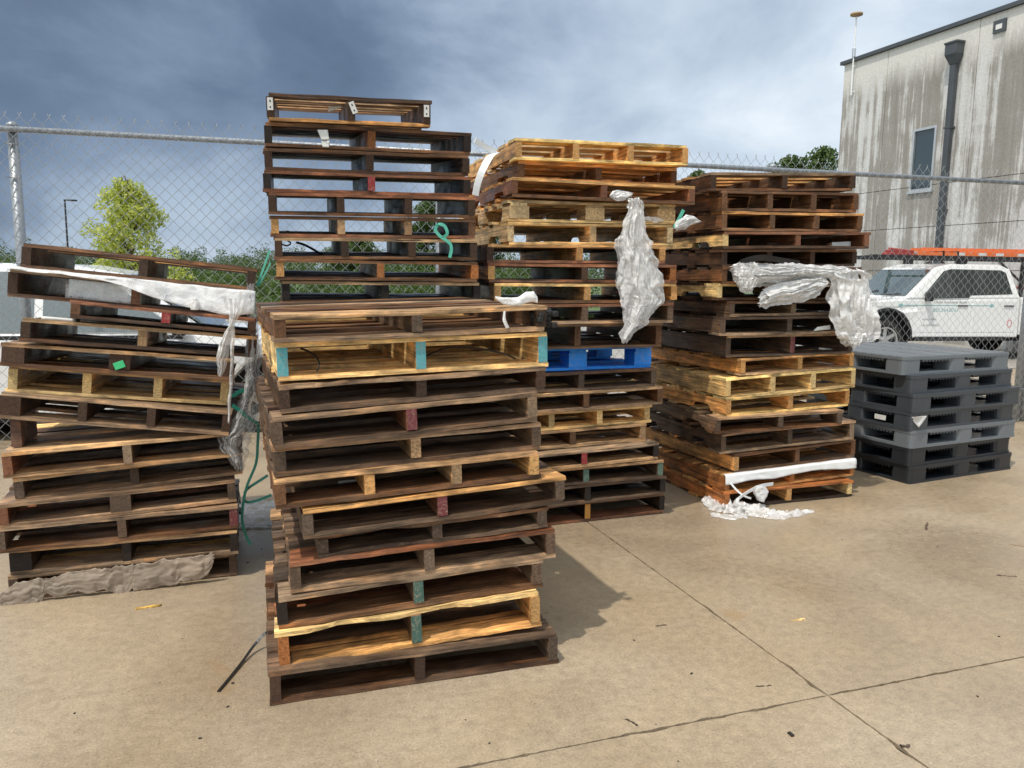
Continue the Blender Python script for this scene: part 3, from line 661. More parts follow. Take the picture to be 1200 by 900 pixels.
# local x runs along the wall towards the camera, local y away from it (behind the wall)
bld = empty('concrete_building', (BC.x, BC.y, 0), (0, 0, ba))
tag(bld, 'tall stained concrete panel building with a dark downspout', 'building')
def stained_concrete():
    m, t = newmat('stained_concrete')
    c = t.n('ShaderNodeTexCoord').outputs['Object']
    n0 = t.noise(t.map(c, (.9, .9, .16), (1.7, 0, .2)), 1., 4, .6, .3)
    n1 = t.noise(t.map(c, (6.5, 6.5, .20)), 1., 6, .70, .3)
    n2 = t.noise(t.map(c, (1., 1., 1.)), 1.6, 5, .6)
    f_ = t.math('ADD', t.math('MULTIPLY', n0, .62), t.math('ADD', t.math('MULTIPLY', n1, .58), t.math('MULTIPLY', n2, .24)))
    col = t.ramp(f_, [(.62, (.58, .58, .57)), (.685, (.50, .495, .48)), (.72, (.30, .285, .26)), (.86, (.235, .22, .195))])
    sep = t.n('ShaderNodeSeparateXYZ', Vector=c).outputs[2]
    topc = t.math('ADD', sep, t.math('MULTIPLY', n1, 1.6))
    col = t.mix(t.ramp(t.math('DIVIDE', topc, 10.), [(.74, 0.), (.80, 1.)]), col, (.62, .605, .57))
    g = t.noise(c, 18., 5, .7)
    col = t.mix(1., col, t.ramp(g, [(.3, .82), (.7, 1.14)]), 'MULTIPLY')
    b = t.n('ShaderNodeBsdfPrincipled', **{'Base Color': col, 'Roughness': .85, 'Normal': t.bump(g, .3, .01)})
    t.n('ShaderNodeOutputMaterial', Surface=b.outputs[0]); return m
STAIN = stained_concrete()
BH = 7.72
MB().box((0, .06, -.13), (16, 9, BH - .09)).build('wall_core', [JOINT_DIRT], bld)
jx = [0, 1.68, 4.51, 7.6, 10.7, 13.8, 16.0]; jz = [-.13, 1.7, 2.83, 3.89, BH - .07]
wx0, wx1, wz0, wz1 = 2.75, 3.50, 3.76, 5.37
def panel(x0, x1, z0, z1, hole=None):
    g = .008; x0 += g; x1 -= g; z0 += g; z1 -= g
    b = MB()
    if not hole: b.box((x0, 0, z0), (x1, .0595, z1))
    else:
        a, b_, c, d_ = hole
        b.box((x0, 0, z0), (a, .0595, z1)); b.box((b_, 0, z0), (x1, .0595, z1)); b.box((a, 0, d_), (b_, .0595, z1))
        if c > z0: b.box((a, 0, z0), (b_, .0595, c))
    b.build('wall_panel', [STAIN], bld)
for i in range(6):
    for j in range(4):
        hole = None
        if i == 1 and j == 3: hole = (wx0, wx1, jz[3] + .008, wz1)
        if i == 1 and j == 2: hole = (wx0, wx1, wz0, jz[3] - .008)
        panel(jx[i], jx[i + 1], jz[j], jz[j + 1], hole)
MB().box((0, .0595, -.13), (.05, 9, BH - .09)).build('wall_panel', [STAIN], bld, loc=(-.051, 0, 0))
wf = MB()
wf.box((wx0, -.02, wz0), (wx0 + .06, .05, wz1)); wf.box((wx1 - .06, -.02, wz0), (wx1, .05, wz1)); wf.box((wx0 + .06, -.02, wz1 - .06), (wx1 - .06, .05, wz1)); wf.box((wx0 + .06, -.02, wz0), (wx1 - .06, .05, wz0 + .06))
win = wf.build('window', [ALU], bld)
MB().box((wx0 + .06, .03, wz0 + .06), (wx1 - .06, .036, wz1 - .06)).build('pane', [GLASS_B], win)
MB().box((wx0 - .03, -.06, wz0 - .05), (wx1 + .03, -.001, wz0 - .001)).build('sill', [ALU], win)
MB().box((-.1, -.07, BH - .07), (16.1, .35, BH + .03)).box((-.1, -.085, BH - .08), (16.1, -.071, BH + .02)).build('coping', [MAT_STEEL], bld, bevel=.01)
sx = 3.95
ds = MB().box((sx - .075, -.17, .1), (sx + .075, -.04, 6.72)).build('downspout', [MAT_STEEL], bld, bevel=.012)
hd = MB()
hd.add([(sx - .08, -.18, 6.72), (sx + .08, -.18, 6.72), (sx + .08, -.03, 6.72), (sx - .08, -.03, 6.72), (sx - .17, -.27, 6.95), (sx + .17, -.27, 6.95), (sx + .17, -.02, 6.95), (sx - .17, -.02, 6.95), (sx - .17, -.27, 7.20), (sx + .17, -.27, 7.20), (sx + .17, -.02, 7.20), (sx - .17, -.02, 7.20)],
       [(3, 2, 1, 0), (0, 1, 5, 4), (1, 2, 6, 5), (2, 3, 7, 6), (3, 0, 4, 7), (4, 5, 9, 8), (5, 6, 10, 9), (6, 7, 11, 10), (7, 4, 8, 11), (8, 9, 10, 11)])
hd.box((sx - .19, -.29, 7.20), (sx + .19, -.01, 7.25)).build('rain_head', [MAT_STEEL], ds, bevel=.008)
for zz in (1.2, 3.2, 5.2): MB().box((sx - .10, -.18, zz), (sx + .10, -.002, zz + .04)).build('strap', [MAT_STEEL], ds)
v_ = MB().box((4.90, -.05, 7.18), (5.22, -.001, 7.46)).build('vent', [MAT_STEEL], bld); MB().box((4.98, -.06, 7.25), (5.14, -.051, 7.36)).build('cover', [WHITE_PAPER], v_)
ant = MB().tube([(.46, -.10, 6.7), (.46, -.10, 8.86)], .022, 8).tube([(.46, -.10, 6.8), (.46, 0, 6.8)], .015, 6).tube([(.46, -.10, 7.5), (.46, 0, 7.5)], .015, 6).build('roof_antenna', [WHITE_PAINT], loc=(BC.x, BC.y, 0), rot=(0, 0, ba))
tag(ant, 'thin white mast with a tan disc on top at the building corner', 'antenna')
MB().tube([(.46, -.10, 8.84), (.46, -.10, 8.88), (.46, -.10, 8.93), (.46, -.10, 8.96)], [.05, .17, .17, .06], 16).build('disc', [BROWN_DISC], ant, smooth=True)
MB().tube([(.46, -.10, 7.75), (.46, -.10, 7.98)], .05, 8).build('bracket', [ALU], ant)

# ------------------------------------------------------------------ vehicles
LOT = -.12
def wheel(parent, x, y, r, s):
    w = empty('wheel'); w.parent = parent; w.location = (x, y, r)
    def ring(prof, n=28):
        v = []; f = []
        for k in range(n):
            a = 2 * math.pi * k / n
            v += [(rr * math.cos(a), yy * s, rr * math.sin(a)) for rr, yy in prof]
        m_ = len(prof)
        for k in range(n): f += [(k * m_ + j, k * m_ + j + 1, ((k + 1) % n) * m_ + j + 1, ((k + 1) % n) * m_ + j) for j in range(m_ - 1)]
        return v, f
    v, f = ring([(.2, -.2), (r - .05, -.2), (r - .01, -.17), (r, -.1), (r, .02), (r - .015, .07), (r - .06, .09), (r * .66, .085), (r * .62, .05)])
    MB().add(v, f).build('tyre', [RUBBER], w, smooth=True)
    v, f = ring([(r * .66, .086), (r * .63, .07), (r * .6, .03), (.06, .02), (.0, .03)])
    b = MB().add(v, f, 1); R = r * .62
    for k in range(6):
        M = Matrix.Rotation(k * math.pi / 3, 4, 'Y'); b.box((-.035, min(.03 * s, .065 * s), .05), (.035, max(.03 * s, .065 * s), R), 0, M)
    v, f = ring([(r * .665, .087), (r * .66, .095), (r * .60, .09), (r * .58, .06)]); b.add(v, f, 0)
    b.tube([(0, .02 * s, 0), (0, .08 * s, 0)], .065, 12, 0).build('rim', [CHROME, BLACK_PLASTIC], w)
def side_quad(pts, s, wfun, off, thick=.012):
    """closed thin panel lying on a tapering side; pts (x, z)"""
    n = len(pts); v = [(x, s * (wfun(z) + off), z) for x, z in pts] + [(x, s * (wfun(z) + off - thick), z) for x, z in pts]
    return MB().add(v, [tuple(range(n)), tuple(range(2 * n - 1, n - 1, -1))] + [(k, (k + 1) % n, n + (k + 1) % n, n + k) for k in range(n)])
def arch(cx, r, z0, n=10):
    return [(cx + r * math.cos(math.pi * k / n), z0 + (r + .04) * math.sin(math.pi * k / n)) for k in range(n + 1)]
def text(parent, s, size, loc, rot, m, name='lettering'):
    cu = bpy.data.curves.new(name, 'FONT'); cu.body = s; cu.size = size; cu.extrude = .001; cu.resolution_u = 3
    tmp = obj(name, cu); bpy.context.view_layer.update()
    me = bpy.data.meshes.new_from_object(tmp.evaluated_get(bpy.context.evaluated_depsgraph_get())); bpy.data.objects.remove(tmp)
    me.materials.clear(); me.materials.append(m)
    return obj(name, me, parent, loc, rot)

def pickup():
    T = empty('pickup_truck'); tag(T, 'white work pickup truck with an orange ladder on its roof rack', 'truck')
    w = .98
    low = [(.95, .48), (.98, .78), (.93, 1.06), (.78, 1.14), (-.40, 1.21), (-2.92, 1.24), (-2.92, .46)] + [(-.62, .46)] + [p for p in arch(0, .55, .44)[::-1]][0:] + [(.60, .48)]
    MB().prism([(x, z, w if z < 1.0 else w - .02) for x, z in low]).build('body', [WHITE_PAINT], T, bevel=.035, seg=3)
    MB().prism([(x, z, .955) for x, z in [(-2.97, .50), (-2.97, 1.26), (-4.95, 1.26), (-4.95, .52), (-4.42, .52)] + [(px_, pz_) for px_, pz_ in arch(-3.75, .53, .48)[::-1]] + [(-3.18, .5)]]).build('bed', [WHITE_PAINT], T, bevel=.03)
    wb = lambda z: .975 - (z - 1.2) * .24
    MB().prism([(x, z, wb(z)) for x, z in [(-.34, 1.205), (-1.08, 1.83), (-1.42, 1.91), (-2.50, 1.91), (-2.74, 1.84), (-2.93, 1.225)]]).build('cab', [WHITE_PAINT], T, bevel=.04, seg=3)
    for s in (1, -1):
        win = side_quad([(-.76, 1.29), (-1.24, 1.76), (-1.40, 1.80), (-2.52, 1.79), (-2.63, 1.74), (-2.74, 1.32), (-1.80, 1.29), (-1.75, 1.24), (-.90, 1.22)], s, wb, .006).build('side_window', [GLASS], T)
        side_quad([(-1.80, 1.30), (-1.84, 1.30), (-1.84, 1.795), (-1.80, 1.795)], s, wb, .009).build('pillar', [BLACK_PLASTIC], win)
        for x0, x1 in ((-.62, -1.80), (-1.84, -2.84)):
            d_ = MB().box((x1, s * .968, .56), (x0, s * .983, 1.19)).build('door', [WHITE_PAINT], T, bevel=.008)
            MB().box((x1 + .08, s * .983, 1.075), (x1 + .30, s * 1.005, 1.10)).build('handle', [BLACK_PLASTIC], d_, bevel=.006)
        mi = MB().box((-.84, s * .99, 1.17), (-.74, s * 1.16, 1.36)).build('wing_mirror', [BLACK_PLASTIC], T, bevel=.03)
        MB().box((-2.6, s * .97, .40), (-.62, s * .99, .47)).build('step_bar', [BLACK_PLASTIC], T)
        for x in (0, -3.75): wheel(T, x, s * .86, .40, s)
        a = MB()
        for k, (p0, p1) in enumerate(zip(arch(0, .56, .44)[:-1], arch(0, .56, .44)[1:])):
            a.add([(p0[0], s * .99, p0[1]), (p1[0], s * .99, p1[1]), (p1[0] * .93, s * .99, p1[1] - .04), (p0[0] * .93, s * .99, p0[1] - .04), (p0[0], s * .80, p0[1]), (p1[0], s * .80, p1[1]), (p1[0] * .93, s * .80, p1[1] - .04), (p0[0] * .93, s * .80, p0[1] - .04)],
                  [(0, 1, 2, 3), (0, 4, 5, 1), (3, 2, 6, 7)])
        a.build('wheel_arch', [BLACK_PLASTIC], T)
        MB().box((.82, s * .62, .86), (.965, s * .93, 1.04)).build('headlight', [GLASS_TEAL], T, bevel=.02)
    MB().box((-.6, -.8, .3), (.55, .8, .9)).box((-4.9, -.5, .35), (-.6, .5, .5)).build('chassis', [BLACK_PLASTIC], T)
    # windscreen on the slope of the cab
    def slope(t_): return (-.38 - .66 * t_, 1.245 + .56 * t_)
    v = []
    for t_ in (.04, .95):
        x, z = slope(t_)
        for y in (-1, 1): v.append((x + .012, y * (wb(z) - .07), z + .014))
    sc_ = MB().add([v[0], v[1], v[3], v[2]] + [(a - .012, b_, c - .014) for a, b_, c in (v[0], v[1], v[3], v[2])], [(0, 1, 2, 3), (7, 6, 5, 4), (0, 4, 5, 1), (1, 5, 6, 2), (2, 6, 7, 3), (3, 7, 4, 0)]).build('windscreen', [GLASS_TEAL], T)
    MB().tube([(-.36, .2, 1.27), (-.40, .75, 1.31)], .012, 6).tube([(-.36, -.6, 1.27), (-.46, -.05, 1.36)], .012, 6).build('wiper', [BLACK_PLASTIC], sc_)
    MB().add([(-1.4, -.03, 1.90), (-1.62, -.03, 1.91), (-1.62, .03, 1.91), (-1.4, .03, 1.90), (-1.60, 0, 1.99)], [(0, 1, 4), (1, 2, 4), (2, 3, 4), (3, 0, 4)]).build('roof_fin', [BLACK_PLASTIC], T)
    MB().box((.94, -.7, .58), (.99, .7, 1.0)).build('grille', [BLACK_PLASTIC], T, bevel=.02)
    MB().box((.90, -.98, .42), (1.06, .98, .58)).build('bumper', [CHROME], T, bevel=.03)
    # lettering on the driver's side
    R_ = (math.pi / 2, 0, math.pi)
    text(T, 'Under Rochester Roofs', .075, (-.98, .9835, 1.13), R_, GREY_INK)
    text(T, '800.564.8761', .105, (-.96, .9835, .965), R_, TEAL_INK)
    text(T, 'Service Fleet', .062, (-.74, .9835, .80), R_, GREY_INK)
    text(T, 'US DOT 36023', .062, (-.74, .9835, .68), R_, GREY_INK)
    dec = MB().box((-2.25, .9832, 1.083), (-.30, .9852, 1.098))
    dec.add([(-.20, .985, 1.09), (-.26, .985, 1.05), (-.32, .985, 1.09), (-.26, .985, 1.13)], [(0, 1, 2, 3)]); dec.add([(-2.2, .985, 1.09), (-2.26, .985, 1.05), (-2.32, .985, 1.09), (-2.26, .985, 1.13)], [(0, 1, 2, 3)])
    dec.build('arrow_decal', [TEAL_INK], T)
    b = MB()
    for k in range(9): b.tube([(-2.70 + .045 * math.cos(k * .7), .984, .74 + .07 * math.sin(k * .7)), (-2.70 + .05 * math.cos(k * .7 + .5), .984, .74 + .08 * math.sin(k * .7 + .5))], .008, 4)
    b.build('emblem_decal', [RED_INK], T)
    MB().box((-4.6, -.9, 1.262), (-3.15, .9, 1.42)).build('tool_box', [WHITE_PAINT], T, bevel=.02); MB().box((-4.62, -.905, 1.421), (-3.15, .905, 1.47)).build('tool_box_lid', [RED_PLASTIC], T)
    rk = MB()
    for s in (1, -1):
        rk.box((-5.0, s * .80 - .025, 2.00), (.35, s * .80 + .025, 2.06))
        for x in (-3.05, -4.8): rk.box((x - .03, s * .80 - .03, 1.262), (x + .03, s * .80 + .03, 2.0))
        rk.tube([(-2.45, s * .80, 2.0), (-3.05, s * .80, 1.55)], .025, 6); rk.box((-1.75, s * .78 - .05, 1.90), (-1.55, s * .78 + .02, 2.0))
    for x in (.32, -.9, -2.2, -3.4, -4.9): rk.box((x - .02, -.775, 2.005), (x + .02, .775, 2.045))
    rk.build('roof_rack', [BLACK_PLASTIC], T)
    return T
TR = pickup()
tp = at(1034, 398, 15.4)
TR.location = (tp.x - .15, tp.y + .85, LOT); TR.rotation_euler = (0, 0, RAD(190))
# ladder lying on the rack
def ladder():
    L = MB()
    for y in (.30, .70): L.box((-5.4, y - .018, 0), (-.75, y + .018, .068))
    o = L.build('extension_ladder', [ORANGE], loc=TR.location, rot=TR.rotation_euler)
    o.location.z = LOT + 2.065
    tag(o, 'orange fibreglass extension ladder lying on the white truck rack', 'ladder')
    for y in (.34, .66): MB().box((-5.3, y - .014, .084), (-.85, y + .014, .152)).build('fly_rail', [ORANGE], o)
    for k in range(14): MB().tube([(-.95 - k * .31, .318, .045), (-.95 - k * .31, .682, .045)], .016, 8).build('rung', [ALU], o)
    for x in (-1.62, -2.1, -2.5, -3.0): MB().box((x - .16, .719, .008), (x + .02, .7205, .062)).build('label_plate', [WHITE_PAPER], o)
    for x in (-1.30, -1.62): MB().box((x - .02, .28, -.003), (x + .02, .7225, .089)).build('strap', [BLACK_STRAP], o)
    r = MB().box((-.62, .42, 0), (-.15, .72, .05)).box((-.58, .42, .051), (-.2, .72, .10)).tube([(-.65, .7, .07), (-.10, .7, .12)], .025, 6).build('step_ladder', [RED_PLASTIC], loc=o.location, rot=TR.rotation_euler, bevel=.01)
    tag(r, 'faded red folded gear on the front of the truck rack', 'ladder')
ladder()

def suv():
    T = empty('white_suv'); tag(T, 'white utility vehicle parked behind the fence at the left', 'car')
    w = .93
    MB().prism([(x, z, w if z < .95 else w - .03) for x, z in [(.88, .42), (.92, .70), (.82, .93), (.55, .98), (-.55, 1.02), (-3.75, 1.06), (-3.80, .45), (-3.2, .36)] + arch(-2.75, .42, .36)[::-1] + [(-2.2, .34), (-.5, .34)] + arch(0, .42, .36)[::-1]]).build('body', [WHITE_PAINT], T, bevel=.05, seg=3)
    wb = lambda z: .90 - (z - 1.0) * .34
    MB().prism([(x, z, wb(z)) for x, z in [(-.48, 1.0), (-1.25, 1.55), (-1.7, 1.625), (-3.0, 1.63), (-3.45, 1.55), (-3.74, 1.04)]]).build('cabin', [WHITE_PAINT], T, bevel=.05, seg=3)
    for s in (1, -1):
        side_quad([(-.78, 1.05), (-1.36, 1.50), (-1.78, 1.555), (-1.86, 1.555), (-1.86, 1.05)], s, wb, .006).build('front_window', [GLASS_SKY_TONE], T)
        side_quad([(-1.93, 1.05), (-1.93, 1.555), (-2.85, 1.55), (-2.92, 1.05)], s, wb, .006).build('rear_window', [GLASS_SKY_TONE], T)
        MB().box((-.82, s * .91, 1.02), (-.70, s * 1.10, 1.14)).build('wing_mirror', [BLACK_PLASTIC], T, bevel=.03)
        MB().box((-3.7, s * .90, .985), (-.75, s * .91, 1.02)).build('trim', [BLACK_PLASTIC], T)
        for x0, x1 in ((-.74, -1.88), (-1.92, -2.9)):
            d_ = MB().box((x1, s * .925, .42), (x0, s * .936, .97)).build('door', [WHITE_PAINT], T, bevel=.008); MB().box((x1 + .08, s * .936, .84), (x1 + .28, s * .955, .87)).build('handle', [CHROME], d_, bevel=.006)
        for x in (0, -2.75): wheel(T, x, s * .82, .34, s)
    v = []
    for t_ in (.06, .92):
        x, z = -.48 - .77 * t_, 1.02 + .55 * t_
        for y in (-1, 1): v.append((x + .012, y * (wb(z) - .06), z + .016))
    MB().add([v[0], v[1], v[3], v[2]] + [(a - .012, b_, c - .016) for a, b_, c in (v[0], v[1], v[3], v[2])], [(0, 1, 2, 3), (7, 6, 5, 4), (0, 4, 5, 1), (1, 5, 6, 2), (2, 6, 7, 3), (3, 7, 4, 0)]).build('windscreen', [GLASS_TEAL], T)
    MB().box((-3.4, -.7, .25), (.5, .7, .7)).build('chassis', [BLACK_PLASTIC], T)
    return T
SV = suv(); SV.location = (-2.42, 7.98, LOT); SV.rotation_euler = (0, 0, fyaw)

# ------------------------------------------------------------------ trees and lamp post
def leaf_cloud(clusters, per, size, rng, droop=0.):
    """clusters: (centre, radius); many small leaf faces through each cluster's volume"""
    v = []; f = []
    for c, r in clusters:
        for _ in range(max(4, int(per * r * r))):
            while True:
                p = Vector((rng.uniform(-1, 1), rng.uniform(-1, 1), rng.uniform(-1, 1)))
                if .25 < p.length < 1: break
            p = p.normalized() * r * (p.length ** .6); p.z *= .8
            n = (p.normalized() * .7 + Vector((rng.gauss(0, .6), rng.gauss(0, .6), rng.gauss(.3, .6)))).normalized()
            a = n.orthogonal().normalized(); a.rotate(Matrix.Rotation(rng.uniform(0, 6.28), 3, n)); b = n.cross(a)
            s = size * rng.uniform(.6, 1.3); q_ = c + p - Vector((0, 0, droop * r * rng.random()))
            k = len(v); v += [q_ - a * s, q_ + b * s * .5, q_ + a * s, q_ - b * s * .5]; f.append((k, k + 1, k + 2, k + 3))
    return v, f
def tree(name, base_pt, height, spread, leaf, label, seed, n_cl=60, per=60, size=.09, shape='cone', group=None, clear=.12, droop=0.):
    rng = random.Random(seed); T = empty(name, base_pt); tag(T, label, 'tree', group)
    tr = MB(); top = Vector((rng.gauss(0, .02) * height, rng.gauss(0, .02) * height, height * .93))
    pts = [Vector((0, 0, -.1)), Vector((.01 * height, 0, height * .2)), top * .5, top * .8, top]
    tr.tube(pts, [height * .022, height * .018, height * .012, height * .006, .01], 9)
    cl = []
    for k in range(n_cl):
        s = rng.random() ** .8; zz = height * (clear + (1 - clear) * s * .96)
        if shape == 'cone': R = spread * (.16 + .84 * (1 - s ** 1.5) ** .8) * (.6 + .4 * min(1, (s + .08) / .3))
        else: R = spread * math.sqrt(max(.03, 1 - (2 * s - .95) ** 2 * .95))
        a = rng.uniform(0, 6.283); rr = R * math.sqrt(rng.random()) * (.82 + .85 * noise.noise((math.cos(a) * 1.6, math.sin(a) * 1.6, s * 4 + seed)))
        c = Vector((rr * math.cos(a), rr * math.sin(a), zz)) + Vector((top.x, top.y, 0)) * s
        cl.append((c, spread * rng.uniform(.12, .29) * (1.0 - .40 * s)))
        if k % 3 == 0: 
            st = Vector((top.x * s, top.y * s, max(.15 * height, zz - rr * .7)))
            tr.tube([st, st.lerp(c, .5) + Vector((0, 0, .05 * height)), c], [height * .007, height * .004, .008], 5)
    tr.build('trunk', [BARK], T, smooth=True)
    v, f = leaf_cloud(cl, per / (spread * .25) ** 2 , size, rng, droop)
    obj('crown', mesh('crown', v, f, [leaf]), T)
    return T
def z_of(py, px, dist): return at(px, py, dist).z
B = at(152, 300, 25.0); tree('young_tree', (B.x, B.y, -.14), z_of(203, 152, 25) + .14, 1.95, LEAF_BRIGHT, 'bright yellow green young tree behind the fence at the left', 3, 150, 200, .062, 'cone', clear=.14, droop=.5)
for k, (px, py, dist, sp, lab) in enumerate([(500, 232, 60, 3.0, 'dark green tree seen through the right part of the tallest stack'), (560, 262, 66, 2.6, 'low green tree between the tallest stack and the stack with the blue pallet'), (812, 196, 52, 2.2, 'green treetop between the two right wooden stacks'),
                                    (908, 178, 55, 3.2, 'green treetop behind the fence, left of the one by the building'), (956, 171, 55, 3.6, 'green treetop right beside the building corner'), (420, 276, 70, 3.0, 'green tree low behind the middle of the tallest stack')]):
    b = at(px, 320, dist); tree('leafy_tree', (b.x, b.y, -.14), z_of(py, px, dist) + .14, sp, LEAF_DARK, lab, 20 + k, 170, 210, .12, 'round', 'trees beyond the fence', .06)
def mass(name, spec, leaf, size, seed, kind='stuff'):
    rng = random.Random(seed); cl = []
    for (x0, x1, y0, y1, n, h0, h1, r) in spec:
        for _ in range(n):
            x, y = rng.uniform(x0, x1), rng.uniform(y0, y1); h = rng.uniform(h0, h1) * (.75 + .5 * noise.noise((x * .05, y * .05, seed)))
            for j in range(4):
                s = (j + .5) / 4; cl.append((Vector((x + rng.gauss(0, r * .3), y + rng.gauss(0, r * .3), -.14 + h * s)), r * (1.15 - s * .75) * rng.uniform(.7, 1.2)))
    v, f = leaf_cloud(cl, 85 / (size * size) * .02, size, rng)
    return tag(obj(name, mesh(name, v, f, [leaf])), kind=kind)
mass('treeline', [(-150, 60, 135, 165, 300, 5.0, 8.5, 2.4), (-150, 10, 118, 130, 150, 3.0, 5.5, 2.0)], LEAF_FAR, .22, 3)
mass('shrubbery', [(-24, -4.5, 33, 42, 90, 1.2, 2.2, .9), (-14, -1, 26, 31, 40, .5, 1.2, .6), (-6, 4, 40, 50, 40, 1.5, 3.0, 1.0)], LEAF_DARK, .085, 5)
lp = at(82, 330, 50); lamp = empty('street_lamp', (lp.x, lp.y, -.14)); tag(lamp, 'thin black parking lot lamp post left of the bright tree', 'lamp post')
lh = z_of(235, 82, 50) + .14
MB().tube([(0, 0, 0), (0, 0, lh)], [.07, .05], 8).build('pole', [BLACK_PLASTIC], lamp); MB().box((-.05, -.05, lh - .02), (.35, .05, lh + .06)).build('arm', [BLACK_PLASTIC], lamp); MB().box((.3, -.14, lh - .04), (.72, .14, lh + .06)).build('lamp_head', [BLACK_PLASTIC], lamp, bevel=.02)

# ------------------------------------------------------------------ films, straps, papers
def crumple(p, amp, sc, seed):
    p = Vector(p); q_ = p * sc + Vector((seed * 7.3, seed * 3.1, seed))
    r1 = noise.noise_vector(q_ * .8); h_ = 0.
    for m_, w_ in ((1.1, 1.), (2.6, .55), (5.5, .3)):              # flat facets meeting in creases
        qq = q_ * m_; c0 = noise.voronoi(qq)[1][0]
        h_ += w_ / m_ * (qq - c0).dot(noise.noise_vector(c0 * 3.7 + Vector((.5, .5, .5))) * 2.2)
    return p + r1 * amp * .7 + Vector((.35, -1, .25)) * h_ * amp
def loft(name, secs, m, label, cat, amp=.012, sc=14, seed=1, n=30, rows=40, tag_it=True, pleat=1.):
    n = int(n * 1.8); rows = int(rows * 1.5)
    """secs: (centre, vector a, vector b) ellipses, interpolated and crumpled into one closed bag of film"""
    v = []; f = []; K = len(secs)
    for r in range(rows + 1):
        t_ = r / rows * (K - 1); i = min(int(t_), K - 2); w = t_ - i
        c, a, b = (Vector(secs[i][j]).lerp(Vector(secs[i + 1][j]), w) for j in range(3))
        for k in range(n):
            an = 2 * math.pi * k / n
            ca, sa_ = math.cos(an), math.sin(an)
            rid = lambda s_, q_: 1 - 2.4 * abs(noise.noise(Vector((ca * s_ + seed, sa_ * s_, t_ * q_))))
            fold = 1 + pleat * (.16 * rid(2.2, .35) + .10 * rid(5., .6) + .05 * rid(10., 1.2))
            v.append(crumple(c + (a * math.cos(an) + b * math.sin(an)) * fold, amp, sc, seed))
    for r in range(rows): f += [(r * n + k, r * n + (k + 1) % n, (r + 1) * n + (k + 1) % n, (r + 1) * n + k) for k in range(n)]
    f += [tuple(range(n - 1, -1, -1)), tuple(rows * n + k for k in range(n))]
    o = obj(name, mesh(name, v, f, [m], smooth=True)); bm = bmesh.new(); bm.from_mesh(o.data); bmesh.ops.recalc_face_normals(bm, faces=bm.faces); bm.to_mesh(o.data); bm.free()
    if tag_it: tag(o, label, cat)
    return o
def grid(name, fn, nu, nv, m, label=None, cat=None, amp=.006, sc=16, seed=1, parent=None, M=None, thick=.0012):
    v = []; f = []
    for i in range(nu + 1):
        for j in range(nv + 1):
            p = fn(i / nu, j / nv); p = M @ Vector(p) if M else Vector(p)
            v.append(crumple(p, amp, sc, seed))
    f = [(i * (nv + 1) + j, (i + 1) * (nv + 1) + j, (i + 1) * (nv + 1) + j + 1, i * (nv + 1) + j + 1) for i in range(nu) for j in range(nv)]
    o = obj(name, mesh(name, v, f, [m], smooth=True), parent)
    s = o.modifiers.new('thickness', 'SOLIDIFY'); s.thickness = thick
    if label: tag(o, label, cat)
    return o
def ribbon(name, pts, width, m, label=None, cat='strap', thick=.0016, wdir=None, parent=None, sub=4):
    """flat band along a smooth path"""
    P = [Vector(p) for p in pts]; Q = []
    for i in range(len(P) - 1):
        p0, p1, p2, p3 = P[max(i - 1, 0)], P[i], P[i + 1], P[min(i + 2, len(P) - 1)]
        for k in range(sub):
            t_ = k / sub; Q.append(.5 * ((2 * p1) + (p2 - p0) * t_ + (2 * p0 - 5 * p1 + 4 * p2 - p3) * t_ ** 2 + (3 * p1 - p0 - 3 * p2 + p3) * t_ ** 3))
    Q.append(P[-1]); v = []; f = []
    for k, p in enumerate(Q):
        t_ = (Q[min(k + 1, len(Q) - 1)] - Q[max(k - 1, 0)]).normalized()
        wd = Vector(wdir) if wdir else Vector((.25, -.25, .9)); wd = wd - t_ * wd.dot(t_)
        wd = wd.normalized() if wd.length > .05 else t_.orthogonal().normalized()
        nn = t_.cross(wd)
        v += [p + wd * width / 2 + nn * thick, p + wd * width / 2 - nn * thick, p - wd * width / 2 - nn * thick, p - wd * width / 2 + nn * thick]
    for k in range(len(Q) - 1): f += [(k * 4 + j, k * 4 + (j + 1) % 4, k * 4 + 4 + (j + 1) % 4, k * 4 + 4 + j) for j in range(4)]
    f += [(3, 2, 1, 0), tuple((len(Q) - 1) * 4 + j for j in range(4))]
    o = MB().add(v, f).build(name, [m], parent)
    if label: tag(o, label, cat)
    return o
